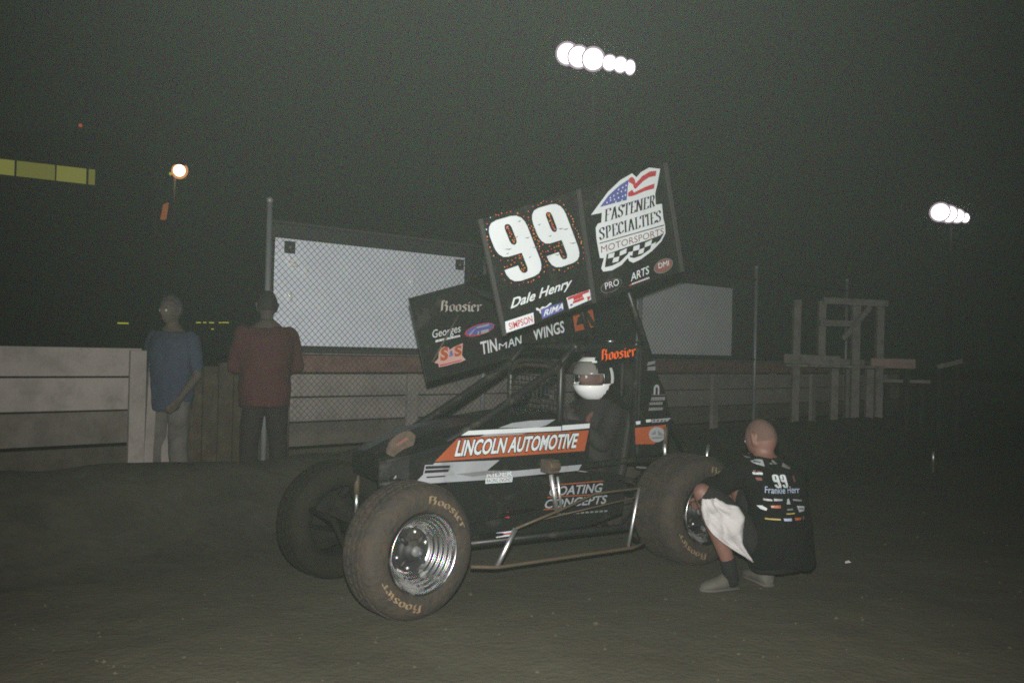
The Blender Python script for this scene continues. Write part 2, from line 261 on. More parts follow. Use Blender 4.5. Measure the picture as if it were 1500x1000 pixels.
def decal_table():
    return {
'nine':[T('W',1,'99',[(0.562,1.648),(1.034,1.814),(0.408,1.947)])],
'name':[T('W',1,'Dale Henry',[(0.575,1.528),(0.954,1.662),(0.591,1.581)],bold=0.02,shear=0.0)],
'simpson':[P('W',0,[(0.551,1.401),(0.725,1.456),(0.718,1.514),(0.544,1.459)]),
 T('R',3,'SIMPSON',[(0.569,1.418),(0.713,1.465),(0.560,1.450)],bold=0.012)],
'rima':[P('B',0,[(0.775,1.481),(0.915,1.535),(0.907,1.578),(0.762,1.532)]),
 T('W',1,'RIMA',[(0.782,1.496),(0.910,1.543),(0.793,1.530)],bold=0.02),
 P('W',0,[(0.734,1.537),(0.742,1.540),(0.758,1.532),(0.773,1.548),(0.793,1.546),(0.824,1.570),(0.836,1.566),(0.813,1.550),(0.789,1.538),(0.766,1.525),(0.768,1.509),(0.758,1.512),(0.756,1.523),(0.736,1.527)])],
'red_sticker':[P('W',0,[(0.949,1.542),(1.102,1.603),(1.086,1.655),(0.930,1.602)]),
 P('R',1,[(0.939,1.589),(1.082,1.640),(1.079,1.653),(0.937,1.602)]),
 P('R',1,[(0.978,1.589),(1.040,1.611),(1.037,1.624),(0.975,1.602)]),
 P('R',1,[(0.975,1.572),(1.049,1.598),(1.046,1.612),(0.972,1.585)]),
 P('R',1,[(1.067,1.613),(1.092,1.621),(1.089,1.607),(1.075,1.591)]),
 P('B',1,[(0.954,1.567),(0.970,1.573),(0.973,1.563),(0.957,1.557)])],
'flag_logo':[P('W',0,[(1.084,2.062),(1.135,2.124),(1.200,2.203),(1.287,2.279),(1.371,2.328),(1.405,2.310),(1.437,2.343),(1.498,2.378),(1.584,2.382),(1.565,2.291),(1.549,2.234),(1.556,2.171),(1.603,2.182),(1.616,2.099),(1.631,2.061),(1.635,2.013),(1.604,1.963),(1.532,1.901),(1.450,1.848),(1.395,1.824),(1.364,1.832),(1.354,1.849),(1.310,1.806),(1.242,1.771),(1.179,1.759),(1.164,1.776),(1.181,1.834),(1.153,1.832),(1.126,1.935),(1.119,1.995),(1.133,2.019),(1.157,2.028),(1.160,2.082)]),
 P('B',1,[(1.145,2.112),(1.201,2.181),(1.278,2.246),(1.347,2.291),(1.341,2.244),(1.335,2.173)]),
 P('W',2,[(1.187,2.139),(1.192,2.149),(1.198,2.141),(1.190,2.136)]),
 P('W',2,[(1.211,2.155),(1.216,2.164),(1.222,2.157),(1.214,2.152)]),
 P('W',2,[(1.240,2.163),(1.245,2.172),(1.251,2.165),(1.243,2.160)]),
 P('W',2,[(1.269,2.175),(1.275,2.185),(1.281,2.177),(1.272,2.172)]),
 P('W',2,[(1.298,2.186),(1.304,2.196),(1.310,2.188),(1.301,2.183)]),
 P('W',2,[(1.318,2.196),(1.324,2.206),(1.330,2.198),(1.321,2.193)]),
 P('W',2,[(1.234,2.182),(1.240,2.192),(1.246,2.185),(1.237,2.180)]),
 P('W',2,[(1.261,2.199),(1.267,2.208),(1.273,2.201),(1.264,2.196)]),
 P('W',2,[(1.288,2.212),(1.293,2.222),(1.300,2.214),(1.291,2.209)]),
 P('W',2,[(1.317,2.223),(1.323,2.233),(1.329,2.225),(1.320,2.220)]),
 P('W',2,[(1.268,2.221),(1.273,2.231),(1.279,2.223),(1.271,2.218)]),
 P('W',2,[(1.297,2.236),(1.303,2.246),(1.309,2.238),(1.300,2.233)]),
 P('W',2,[(1.322,2.250),(1.327,2.260),(1.334,2.253),(1.325,2.248)]),
 P('W',2,[(1.210,2.168),(1.216,2.178),(1.222,2.170),(1.213,2.166)]),
 P('W',2,[(1.250,2.150),(1.255,2.160),(1.262,2.152),(1.253,2.147)]),
 P('W',2,[(1.294,2.164),(1.300,2.174),(1.306,2.166),(1.297,2.161)]),
 P('R',1,[(1.348,2.295),(1.371,2.309),(1.392,2.296),(1.398,2.274),(1.448,2.323),(1.504,2.356),(1.554,2.366),(1.549,2.336),(1.499,2.322),(1.454,2.293),(1.399,2.243),(1.386,2.247),(1.377,2.267),(1.347,2.275)]),
 P('R',1,[(1.344,2.215),(1.373,2.236),(1.387,2.221),(1.470,2.263),(1.542,2.292),(1.538,2.262),(1.470,2.240),(1.399,2.208),(1.367,2.197),(1.344,2.194)]),
 T('K',1,'FASTENER',[(1.174,2.032),(1.548,2.161),(1.176,2.100)],serif=1),
 T('K',1,'SPECIALTIES',[(1.143,1.928),(1.601,2.080),(1.137,1.993)],serif=1),
 P('K',1,[(1.146,1.909),(1.623,2.057),(1.623,2.063),(1.146,1.914)]),
 T('BR',1,'MOTORSPORTS',[(1.161,1.861),(1.622,2.008),(1.157,1.897)],bold=0.0),
 P('K',1,[(1.200,1.857),(1.357,1.914),(1.489,1.959),(1.619,2.008),(1.593,1.970),(1.511,1.907),(1.450,1.869),(1.399,1.851),(1.369,1.853),(1.358,1.875),(1.299,1.824),(1.241,1.797),(1.188,1.783),(1.192,1.813)]),
 P('W',2,[(1.210,1.858),(1.254,1.871),(1.249,1.844),(1.207,1.833)]),
 P('W',2,[(1.293,1.880),(1.342,1.902),(1.338,1.874),(1.289,1.854)]),
 P('W',2,[(1.248,1.840),(1.289,1.852),(1.282,1.823),(1.239,1.812)]),
 P('W',2,[(1.392,1.917),(1.438,1.932),(1.434,1.902),(1.388,1.889)]),
 P('W',2,[(1.479,1.945),(1.530,1.968),(1.523,1.936),(1.474,1.918)]),
 P('W',2,[(1.434,1.901),(1.474,1.917),(1.465,1.886),(1.427,1.873)]),
 P('W',2,[(1.353,1.879),(1.388,1.889),(1.384,1.864),(1.360,1.862)]),
 P('W',2,[(1.526,1.940),(1.562,1.957),(1.547,1.926),(1.516,1.908)])],
'pro':[P('GR',0,[(1.315,1.710),(1.311,1.697),(1.300,1.684),(1.284,1.670),(1.263,1.658),(1.239,1.649),(1.216,1.644),(1.195,1.642),(1.178,1.645),(1.167,1.651),(1.163,1.661),(1.166,1.674),(1.177,1.687),(1.193,1.700),(1.214,1.712),(1.237,1.721),(1.261,1.727),(1.282,1.729),(1.299,1.726),(1.310,1.720)]),
 P('K',1,[(1.311,1.709),(1.308,1.697),(1.298,1.684),(1.282,1.672),(1.261,1.661),(1.239,1.652),(1.217,1.646),(1.197,1.645),(1.181,1.647),(1.170,1.653),(1.166,1.662),(1.170,1.674),(1.179,1.686),(1.195,1.699),(1.215,1.710),(1.237,1.719),(1.260,1.724),(1.280,1.726),(1.296,1.724),(1.307,1.718)]),
 T('W',2,'PRO',[(1.196,1.661),(1.293,1.693),(1.188,1.695)],bold=0.0)],
'arts':[T('W',1,'ARTS',[(1.379,1.718),(1.513,1.772),(1.378,1.762)],bold=0.01),
 P('W',0,[(1.384,1.698),(1.519,1.744),(1.515,1.752),(1.390,1.708)]),
 P('R',0,[(1.369,1.689),(1.384,1.695),(1.381,1.706),(1.370,1.699)]),
 P('R',1,[(1.399,1.706),(1.407,1.709),(1.406,1.713),(1.399,1.710)]),
 P('R',1,[(1.414,1.711),(1.422,1.714),(1.421,1.718),(1.414,1.715)]),
 P('R',1,[(1.428,1.716),(1.436,1.719),(1.435,1.723),(1.428,1.720)]),
 P('R',1,[(1.443,1.721),(1.451,1.724),(1.450,1.728),(1.443,1.725)]),
 P('R',1,[(1.458,1.726),(1.465,1.729),(1.465,1.733),(1.457,1.730)]),
 P('R',1,[(1.472,1.731),(1.480,1.734),(1.479,1.738),(1.472,1.735)]),
 P('R',1,[(1.487,1.736),(1.495,1.739),(1.494,1.743),(1.487,1.740)]),
 P('R',1,[(1.502,1.741),(1.510,1.744),(1.509,1.748),(1.502,1.745)])],
'dmi':[P('GR',0,[(1.699,1.846),(1.696,1.832),(1.685,1.817),(1.669,1.803),(1.648,1.791),(1.625,1.782),(1.602,1.777),(1.582,1.777),(1.565,1.781),(1.554,1.790),(1.551,1.801),(1.554,1.815),(1.564,1.830),(1.580,1.844),(1.600,1.856),(1.623,1.865),(1.646,1.870),(1.667,1.870),(1.684,1.866),(1.695,1.858)]),
 P('BR',1,[(1.692,1.844),(1.689,1.831),(1.680,1.818),(1.665,1.805),(1.646,1.795),(1.625,1.787),(1.604,1.782),(1.585,1.782),(1.570,1.786),(1.560,1.793),(1.557,1.803),(1.560,1.816),(1.569,1.829),(1.584,1.841),(1.602,1.852),(1.623,1.860),(1.644,1.865),(1.663,1.865),(1.679,1.862),(1.689,1.854)]),
 T('W',2,'DMI',[(1.587,1.805),(1.667,1.830),(1.581,1.834)])],
'hoosier_board':[T('CR',1,'Hoosier',[(0.791,1.554),(1.112,1.568),(0.792,1.623)],black=1)],
'georges':[T('W',1,'Georges',[(0.750,1.382),(0.956,1.429),(0.741,1.430)],shear=0.25),
 P('W',0,[(0.769,1.354),(0.953,1.397),(0.949,1.407),(0.772,1.369)]),
 P('K',1,[(0.787,1.363),(0.799,1.366),(0.800,1.369),(0.788,1.366)]),
 P('K',1,[(0.813,1.369),(0.825,1.372),(0.826,1.375),(0.814,1.372)]),
 P('K',1,[(0.847,1.377),(0.859,1.380),(0.859,1.383),(0.847,1.380)]),
 P('K',1,[(0.869,1.382),(0.881,1.385),(0.882,1.388),(0.870,1.385)]),
 P('K',1,[(0.899,1.389),(0.911,1.392),(0.912,1.395),(0.900,1.392)]),
 P('K',1,[(0.922,1.395),(0.934,1.398),(0.935,1.400),(0.923,1.397)])],
'oval':[P('R',0,[(1.213,1.478),(1.207,1.464),(1.191,1.449),(1.165,1.434),(1.133,1.420),(1.098,1.409),(1.062,1.401),(1.030,1.398),(1.005,1.400),(0.989,1.406),(0.983,1.416),(0.988,1.429),(1.004,1.444),(1.029,1.459),(1.060,1.473),(1.096,1.485),(1.131,1.492),(1.164,1.496),(1.190,1.494),(1.207,1.488)]),
 P('B',1,[(1.205,1.477),(1.200,1.466),(1.185,1.453),(1.162,1.440),(1.132,1.428),(1.100,1.418),(1.068,1.411),(1.039,1.408),(1.016,1.408),(1.001,1.413),(0.996,1.421),(1.000,1.432),(1.015,1.445),(1.037,1.458),(1.066,1.470),(1.098,1.480),(1.131,1.487),(1.160,1.491),(1.184,1.490),(1.199,1.486)]),
 P('SI',2,[(1.072,1.465),(1.170,1.489),(1.169,1.476),(1.071,1.453)]),
 P('SI',2,[(1.105,1.441),(1.165,1.454),(1.165,1.433),(1.108,1.418)]),
 P('SI',2,[(1.014,1.411),(1.047,1.444),(1.067,1.458),(1.050,1.435),(1.024,1.407)]),
 P('SI',2,[(1.081,1.436),(1.092,1.438),(1.090,1.413),(1.079,1.413)])],
'ss':[P('PK',0,[(0.765,1.224),(0.794,1.251),(0.796,1.310),(0.833,1.328),(0.867,1.325),(0.875,1.309),(0.901,1.326),(0.973,1.355),(0.967,1.274),(0.997,1.246),(0.957,1.230),(0.911,1.221),(0.851,1.205),(0.799,1.195),(0.795,1.218)]),
 T('OR',1,'S',[(0.807,1.238),(0.865,1.252),(0.807,1.311)],bold=0.05),
 T('OR',1,'S',[(0.910,1.266),(0.965,1.279),(0.909,1.326)],bold=0.05),
 T('B',1,'&',[(0.871,1.264),(0.904,1.273),(0.871,1.299)],bold=0.03),
 P('R',1,[(0.803,1.210),(0.858,1.222),(0.926,1.238),(0.972,1.248),(0.957,1.237),(0.896,1.224),(0.851,1.212),(0.807,1.202)])],
'tinman':[T('W',1,'TIN',[(1.114,1.283),(1.240,1.311),(1.102,1.363)],bold=0.02),
 T('W',1,'M',[(1.250,1.316),(1.314,1.330),(1.249,1.358)],bold=0.0),
 T('W',1,'AN',[(1.325,1.333),(1.432,1.359),(1.321,1.395)],bold=0.01)],
'wings':[T('W',1,'WINGS',[(1.532,1.387),(1.796,1.453),(1.520,1.464)],bold=0.02)],
'a_sticker':[P('OR',0,[(1.863,1.583),(1.959,1.615),(2.041,1.634),(2.062,1.541),(2.075,1.500),(1.978,1.478),(1.890,1.458)]),
 P('K',1,[(1.897,1.503),(1.909,1.559),(1.934,1.574),(1.961,1.531),(1.962,1.517)]),
 P('K',1,[(1.955,1.616),(1.985,1.622),(2.035,1.564),(2.082,1.506),(2.075,1.494),(2.033,1.504)])],
'stripe':[P('SI',0,[(0.767,0.875),(0.862,0.901),(0.982,0.911),(1.166,0.914),(1.099,0.881),(1.045,0.870)]),
 P('W',0,[(0.527,0.841),(0.575,0.866),(1.208,0.872),(1.209,0.846)]),
 P('W',0,[(1.215,0.877),(1.423,0.883),(1.420,0.855),(1.215,0.847)]),
 P('SI',0,[(0.646,0.830),(0.681,0.841),(0.969,0.841),(0.893,0.831)])],
'orange_panel':[P('OR',0,[(0.369,0.706),(0.504,0.825),(0.621,0.831),(1.416,0.842),(1.386,0.719)]),
 T('W',2,'LINCOLN AUTOMOTIVE',[(0.489,0.732),(1.322,0.744),(0.505,0.812)],bold=0.03,shear=0.1,outline=1)],
'silver_panel':[P('SI',0,[(0.245,0.593),(0.369,0.700),(0.782,0.694),(0.701,0.640),(0.899,0.628),(1.098,0.632),(1.368,0.638),(1.342,0.603),(0.681,0.588)]),
 P('SD',1,[(0.499,0.632),(0.701,0.640),(0.899,0.628),(0.810,0.624),(0.610,0.611)])],
'small_sticker':[P('SI',1,[(0.301,0.649),(0.310,0.692),(0.474,0.688),(0.455,0.644),(0.442,0.612),(0.302,0.614)]),
 P('K',2,[(0.311,0.670),(0.460,0.668),(0.463,0.682),(0.315,0.686)]),
 P('K',2,[(0.306,0.648),(0.451,0.647),(0.457,0.662),(0.311,0.664)]),
 P('K',2,[(0.318,0.622),(0.431,0.621),(0.434,0.629),(0.321,0.630)])],
'rider':[T('W',1,'RIDER',[(0.698,0.603),(0.870,0.600),(0.700,0.632)],bold=0.012),
 P('W',1,[(0.690,0.567),(0.868,0.566),(0.872,0.593),(0.692,0.598)]),
 T('K',2,'RACING ENGINES',[(0.697,0.573),(0.863,0.571),(0.699,0.593)],bold=0.0)],
'coating':[P('OR',0,[(1.130,0.525),(1.539,0.526),(1.539,0.531),(1.132,0.531)]),
 P('OR',0,[(1.094,0.387),(1.300,0.383),(1.300,0.388),(1.094,0.393)]),
 P('OR',0,[(1.118,0.457),(1.563,0.445),(1.563,0.450),(1.118,0.463)]),
 T('SI',1,'COATING',[(1.129,0.466),(1.528,0.463),(1.136,0.517)],bold=0.02,shear=0.15),
 T('SI',1,'CONCEPTS',[(1.098,0.397),(1.564,0.391),(1.105,0.445)],bold=0.02,shear=0.15),
 P('SD',1,[(1.192,0.349),(1.218,0.348),(1.219,0.358),(1.196,0.358)]),
 P('SD',1,[(1.227,0.348),(1.252,0.347),(1.253,0.357),(1.230,0.357)]),
 P('SD',1,[(1.261,0.347),(1.287,0.346),(1.288,0.356),(1.264,0.357)]),
 P('SD',1,[(1.296,0.346),(1.321,0.345),(1.323,0.355),(1.299,0.356)]),
 P('SD',1,[(1.331,0.345),(1.357,0.344),(1.358,0.354),(1.334,0.355)]),
 P('SD',1,[(1.366,0.344),(1.392,0.343),(1.394,0.353),(1.369,0.354)]),
 P('SD',1,[(1.401,0.343),(1.428,0.342),(1.429,0.352),(1.405,0.353)]),
 P('SD',1,[(1.437,0.342),(1.464,0.341),(1.465,0.351),(1.441,0.352)]),
 P('SD',1,[(1.473,0.340),(1.500,0.340),(1.502,0.350),(1.477,0.351)]),
 P('SD',1,[(1.510,0.339),(1.537,0.339),(1.538,0.349),(1.513,0.350)]),
 P('SD',1,[(1.546,0.338),(1.573,0.338),(1.575,0.348),(1.550,0.349)])],
'pink_tag':[P('W',0,[(0.771,0.258),(0.868,0.259),(0.895,0.288),(0.771,0.286)]),
 P('R',1,[(0.783,0.267),(0.868,0.269),(0.874,0.279),(0.785,0.277)])],
'red_tag':[P('R',0,[(0.809,0.372),(0.855,0.361),(0.861,0.392),(0.846,0.400),(0.825,0.388)])],
'tail_orange':[P('OR',0,[(1.785,0.844),(2.051,0.858),(2.033,0.787),(1.949,0.737),(1.793,0.742)]),
 P('W',0,[(1.791,0.885),(1.830,0.888),(1.830,0.868),(1.796,0.865)]),
 P('W',0,[(1.875,0.894),(1.919,0.896),(1.919,0.879),(1.880,0.877)]),
 P('SI',0,[(1.924,0.895),(2.094,0.901),(2.059,0.878),(1.925,0.874)]),
 P('K',1,[(1.936,0.881),(1.949,0.882),(1.952,0.892),(1.939,0.890)]),
 P('K',1,[(1.969,0.880),(1.982,0.881),(1.985,0.891),(1.972,0.890)]),
 P('K',1,[(2.002,0.879),(2.015,0.880),(2.018,0.890),(2.005,0.889)]),
 P('K',1,[(2.030,0.878),(2.043,0.879),(2.047,0.889),(2.033,0.888)]),
 P('SI',1,[(2.041,0.795),(2.038,0.780),(2.028,0.766),(2.013,0.756),(1.994,0.750),(1.972,0.748),(1.951,0.752),(1.931,0.759),(1.916,0.771),(1.906,0.785),(1.902,0.800),(1.905,0.815),(1.914,0.828),(1.929,0.838),(1.948,0.845),(1.969,0.846),(1.991,0.843),(2.011,0.836),(2.027,0.824),(2.037,0.810)]),
 P('SD',2,[(1.919,0.799),(1.956,0.826),(1.961,0.798)]),
 P('SD',2,[(1.980,0.790),(1.975,0.825),(2.013,0.803),(2.028,0.788)]),
 P('SD',2,[(1.920,0.782),(2.023,0.782),(2.014,0.771),(1.930,0.771)])],
'tail_mark':[P('SI',0,[(1.936,1.053),(1.937,1.098),(1.948,1.114),(1.967,1.117),(1.981,1.109),(1.986,1.091),(1.985,1.053),(1.971,1.053),(1.972,1.091),(1.962,1.102),(1.953,1.095),(1.952,1.053)]),
 P('SD',0,[(1.913,1.014),(2.034,1.016),(2.037,1.037),(1.920,1.036)]),
 P('SD',0,[(1.901,0.987),(2.014,0.988),(2.015,1.005),(1.906,1.004)]),
 P('SD',0,[(1.895,0.951),(2.018,0.953),(2.022,0.971),(1.901,0.971)]),
 P('SD',0,[(1.920,1.050),(2.039,1.049),(2.039,1.052),(1.920,1.053)]),
 P('K',1,[(1.923,1.019),(1.928,1.019),(1.930,1.027),(1.924,1.027)]),
 P('K',1,[(1.943,1.019),(1.949,1.019),(1.950,1.027),(1.945,1.027)]),
 P('K',1,[(1.964,1.019),(1.969,1.019),(1.971,1.027),(1.965,1.027)]),
 P('K',1,[(1.984,1.018),(1.990,1.018),(1.992,1.027),(1.986,1.027)]),
 P('K',1,[(2.005,1.018),(2.011,1.018),(2.013,1.026),(2.007,1.026)]),
 P('K',1,[(1.909,0.997),(1.915,0.997),(1.917,1.004),(1.911,1.004)]),
 P('K',1,[(1.930,0.997),(1.935,0.997),(1.937,1.004),(1.931,1.004)]),
 P('K',1,[(1.950,0.996),(1.956,0.996),(1.958,1.003),(1.952,1.003)]),
 P('K',1,[(1.971,0.996),(1.977,0.996),(1.978,1.003),(1.973,1.003)]),
 P('K',1,[(1.992,0.996),(1.997,0.996),(1.999,1.003),(1.993,1.003)]),
 P('K',1,[(1.907,0.965),(1.913,0.965),(1.915,0.970),(1.909,0.971)]),
 P('K',1,[(1.928,0.965),(1.933,0.965),(1.935,0.970),(1.930,0.970)]),
 P('K',1,[(1.948,0.964),(1.954,0.964),(1.956,0.970),(1.950,0.970)]),
 P('K',1,[(1.969,0.964),(1.975,0.964),(1.976,0.969),(1.971,0.969)]),
 P('K',1,[(1.990,0.964),(1.995,0.963),(1.997,0.969),(1.991,0.969)]),
 P('K',1,[(2.011,0.963),(2.016,0.963),(2.018,0.969),(2.012,0.969)]),
 P('SD',0,[(1.877,1.236),(1.943,1.250),(1.946,1.268),(1.881,1.260)]),
 P('SD',0,[(1.878,1.206),(1.948,1.207),(1.947,1.233),(1.880,1.229)])],
'hoosier_top':[T('HO',1,'Hoosier',[(1.509,1.261),(1.798,1.298),(1.505,1.328)],black=1)],
}
SHIRT_T=lambda: [T('W',1,'99',[(1.462,0.594),(1.544,0.593),(1.458,0.658)],bold=0.05),
 T('LB',1,'Frankie Herr',[(1.404,0.566),(1.611,0.564),(1.398,0.600)],shear=0.35),
 P('SI',0,[(1.350,0.739),(1.427,0.731),(1.433,0.697),(1.418,0.699),(1.388,0.706),(1.364,0.716),(1.354,0.726)]),
 P('K',1,[(1.371,0.726),(1.414,0.720),(1.414,0.715),(1.374,0.719)]),
 P('SD',0,[(1.458,0.711),(1.484,0.732),(1.512,0.709),(1.485,0.707)]),
 P('SD',0,[(1.532,0.696),(1.545,0.715),(1.586,0.691),(1.572,0.684)]),
 P('W',0,[(1.357,0.667),(1.411,0.667),(1.409,0.655),(1.360,0.655)]),
 P('BR',0,[(1.361,0.676),(1.405,0.677),(1.405,0.669),(1.362,0.669)]),
 P('BR',0,[(1.369,0.639),(1.402,0.641),(1.401,0.626),(1.376,0.624)]),
 P('BR',0,[(1.580,0.650),(1.593,0.654),(1.595,0.621),(1.586,0.617)]),
 P('SI',0,[(1.394,0.536),(1.438,0.534),(1.441,0.524),(1.398,0.525)]),
 P('SI',0,[(1.448,0.539),(1.498,0.536),(1.495,0.527),(1.448,0.526)]),
 P('SI',0,[(1.519,0.509),(1.525,0.536),(1.534,0.539),(1.542,0.509)]),
 P('SD',0,[(1.558,0.536),(1.616,0.528),(1.614,0.521),(1.561,0.526)]),
 P('W',0,[(1.368,0.492),(1.392,0.496),(1.415,0.483),(1.409,0.471),(1.385,0.476)]),
 P('OR',0,[(1.432,0.500),(1.485,0.505),(1.484,0.489),(1.435,0.488)]),
 P('SD',0,[(1.519,0.485),(1.556,0.486),(1.555,0.477),(1.519,0.477)]),
 P('YE',0,[(1.513,0.462),(1.567,0.463),(1.563,0.456),(1.516,0.456)]),
 P('SI',0,[(1.579,0.500),(1.630,0.494),(1.627,0.468),(1.593,0.465)]),
 P('K',1,[(1.593,0.487),(1.623,0.484),(1.622,0.479),(1.593,0.481)]),
 P('YE',0,[(1.402,0.433),(1.480,0.434),(1.480,0.426),(1.403,0.425)]),
 P('LB',0,[(1.495,0.436),(1.544,0.436),(1.543,0.422),(1.498,0.423)]),
 P('OR',0,[(1.564,0.436),(1.607,0.437),(1.604,0.422),(1.567,0.422)]),
 P('SD',0,[(1.621,0.437),(1.631,0.441),(1.631,0.421),(1.623,0.421)])]
D = decal_table(); SHIRT = SHIRT_T()
# ------------------------------------------------------------------ ground, haze
def ground_mat():
    m = mat("packed_dirt", (.074, .068, .041), .95, var=.2, scale=.9, dirt=.35, dirt_col=(.055, .049, .029))
    nt = m.node_tree; N = nt.nodes; L = nt.links; b = N["Principled BSDF"]; tc = N.new("ShaderNodeTexCoord")
    mus = []
    for sc, d in ((5, 8), (34, 6), (140, 3)):
        z = N.new("ShaderNodeTexNoise"); z.inputs["Scale"].default_value = sc; z.inputs["Detail"].default_value = d
        L.new(tc.outputs["Object"], z.inputs["Vector"]); mus.append(z)
    a = N.new("ShaderNodeMath"); a.operation = 'MULTIPLY_ADD'; a.inputs[1].default_value = .45
    L.new(mus[1].outputs["Fac"], a.inputs[0]); L.new(mus[0].outputs["Fac"], a.inputs[2])
    a2 = N.new("ShaderNodeMath"); a2.operation = 'MULTIPLY_ADD'; a2.inputs[1].default_value = .2
    L.new(mus[2].outputs["Fac"], a2.inputs[0]); L.new(a.outputs[0], a2.inputs[2])
    bp = N.new("ShaderNodeBump"); bp.inputs["Strength"].default_value = .38; bp.inputs["Distance"].default_value = .05
    L.new(a2.outputs[0], bp.inputs["Height"]); L.new(bp.outputs[0], b.inputs["Normal"]); return m
M['ground'] = ground_mat()
vs = []; fs = []; xs = [-110, -60, -30, -15] + [-8 + i * .25 for i in range(65)] + [15, 30, 60, 110]; ys = [-12, -4] + [.5 + i * .2 for i in range(60)] + [14, 18, 26, 45, 80, 130]
def ground_z(x, y):
    if not (-8.1 < x < 8.1 and .4 < y < 12.4): return 0
    e = min(1, (8 - abs(x)) / 1.5, (y - .5) / .8, (12.3 - y) / 1.5); e = max(0, e)
    return e * (.016 * noise.noise(Vector((x * 1.3, y * 1.3, 0))) + .008 * noise.noise(Vector((x * 4, y * 4, 3))) - .004)
for y in ys:
    for x in xs: vs.append((x, y, ground_z(x, y)))
nx = len(xs)
for j in range(len(ys) - 1):
    for i in range(nx - 1): fs.append((j * nx + i, j * nx + i + 1, (j + 1) * nx + i + 1, (j + 1) * nx + i))
g = MB(); g.add(vs, fs, 'ground', True); tag(g.build("dirt_ground"), kind='structure')
bm_ = MB(); vs = []; fs = []; nt_, ns_ = 150, 26; W0_ = Vector((-2.10, 7.3, 0)); D_ = Vector((.766, .643, 0)); O_ = Vector((.643, -.766, 0))
for i in range(nt_ + 1):                                           # dark soil bank added to hide feet and wall foot lost in darkness
    t = -7 + 20 * i / nt_
    for j in range(ns_ + 1):
        o_ = .32 + 1.75 * j / ns_; u = (o_ - 1.0) / (.52 if o_ > 1 else .40)
        hgt = (.53 + .05 * noise.noise(Vector((t * .9, 0, 0)))) * math.exp(-u * u) - .03 + .035 * noise.noise(Vector((t * 3, o_ * 4, 1))) * math.exp(-u * u * .5)
        p = W0_ + D_ * t + O_ * o_; vs.append((p.x, p.y, hgt))
for i in range(nt_):
    for j in range(ns_): q = i * (ns_ + 1) + j; fs.append((q, q + 1, q + ns_ + 2, q + ns_ + 1))
bm_.add(vs, fs, 'added_berm', True); tag(bm_.build("added_dirt_berm"), kind='structure')
cl = MB()
for _ in range(800):                                              # crumbs of dried dirt
    y = 2.6 + 7 * random.random() ** 1.5; x = random.uniform(-.68, .68) * y; r = random.choice((.005, .006, .007, .008, .010, .014)) * random.uniform(.7, 1.2)
    z = ground_z(x, y) + r * .3; p = [Vector((x, y, z)) + Vector(d) * r * random.uniform(.6, 1.1) for d in ((1, 0, 0), (0, 1, 0), (-1, 0, 0), (0, -1, 0), (0, 0, .8), (0, 0, -.6))]
    cl.add(p, [(0, 1, 4), (1, 2, 4), (2, 3, 4), (3, 0, 4), (1, 0, 5), (2, 1, 5), (3, 2, 5), (0, 3, 5)], 'ground')
tag(cl.build("dirt_crumbs"), kind='stuff')

hz = MB(); hz.box((0, 59, 11.5), (232, 150, 26), 'K'); ho = hz.build("haze"); tag(ho, kind='stuff')
hm = bpy.data.materials.new("dusty_air"); hm.use_nodes = True; nt = hm.node_tree
nt.nodes.remove(nt.nodes["Principled BSDF"]); pv = nt.nodes.new("ShaderNodeVolumePrincipled")
pv.inputs["Color"].default_value = (.84, 1.0, .84, 1); pv.inputs["Density"].default_value = .0029; pv.inputs["Anisotropy"].default_value = .35
nt.links.new(pv.outputs[0], nt.nodes["Material Output"].inputs["Volume"])
ho.data.materials.clear(); ho.data.materials.append(hm)

# ------------------------------------------------------------------ the wall line: local x runs along the wall, -y faces the track
WD = Vector((.766, .643, 0)).normalized(); WA = math.atan2(WD.y, WD.x); W0 = Vector((-2.10, 7.3, 0))
def wall_pt(t, off=0, z=0): return W0 + WD * t + Vector((WD.y, -WD.x, 0)) * off + Vector((0, 0, z))
def planks(root, t0, t1, rows, L=2.4, y=0):
    t = t0; first = {}
    while t < t1 - .05:
        e = min(t + L, t1)
        for i, (z0, z1, m) in enumerate(rows):
            mb = MB(); mb.box(((t + e) / 2, y + random.uniform(-.006, .006), (z0 + z1) / 2), (e - t - .008, .045, z1 - z0), m, Matrix.Rotation(random.uniform(-.003, .003), 3, 'Y'))
            mb.build("plank", root, bevel=.006)
        t = e
def wall_posts(root, ts, m='plank_w', h=1.2, y=-.05):
    for t in ts:
        mb = MB(); mb.box((t, y, h / 2), (.12, .05, h), m); mb.build("post", root, bevel=.006)
rows = [(1.05, 1.265, 'plank_w'), (.795, 1.038, 'plank_w'), (.54, .783, 'plank_d'), (.28, .515, 'plank_m'), (.02, .255, 'plank_m')]  # lower planks muddy, and darkened for light fading towards the ground
r = tag(empty("guard_wall", W0, WA), "pale weathered plank guard wall at the far left, ending beside the man in blue", "guard wall")
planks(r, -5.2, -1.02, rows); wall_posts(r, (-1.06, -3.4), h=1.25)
for i, dx in enumerate((.02, .14)):
    mb = MB(); mb.box((-.96 + dx, .02, .62), (.07, .05, 1.22 - .05 * i), 'plank_w', Matrix.Rotation(.03 - .05 * i, 3, 'Y')); mb.build("end_slat", r, bevel=.004)
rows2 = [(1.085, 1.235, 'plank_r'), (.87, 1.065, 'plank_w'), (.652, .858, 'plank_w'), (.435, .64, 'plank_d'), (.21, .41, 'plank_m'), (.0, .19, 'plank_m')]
r = tag(empty("guard_wall", W0, WA), "plank guard wall with a faded red top board running behind the race car", "guard wall")
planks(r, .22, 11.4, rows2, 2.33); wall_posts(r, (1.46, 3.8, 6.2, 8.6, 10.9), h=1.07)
mb = MB(); mb.box((5.8, 0, 1.255), (11.2, .09, .03), 'paleframe'); mb.build("cap_rail", r, bevel=.004)
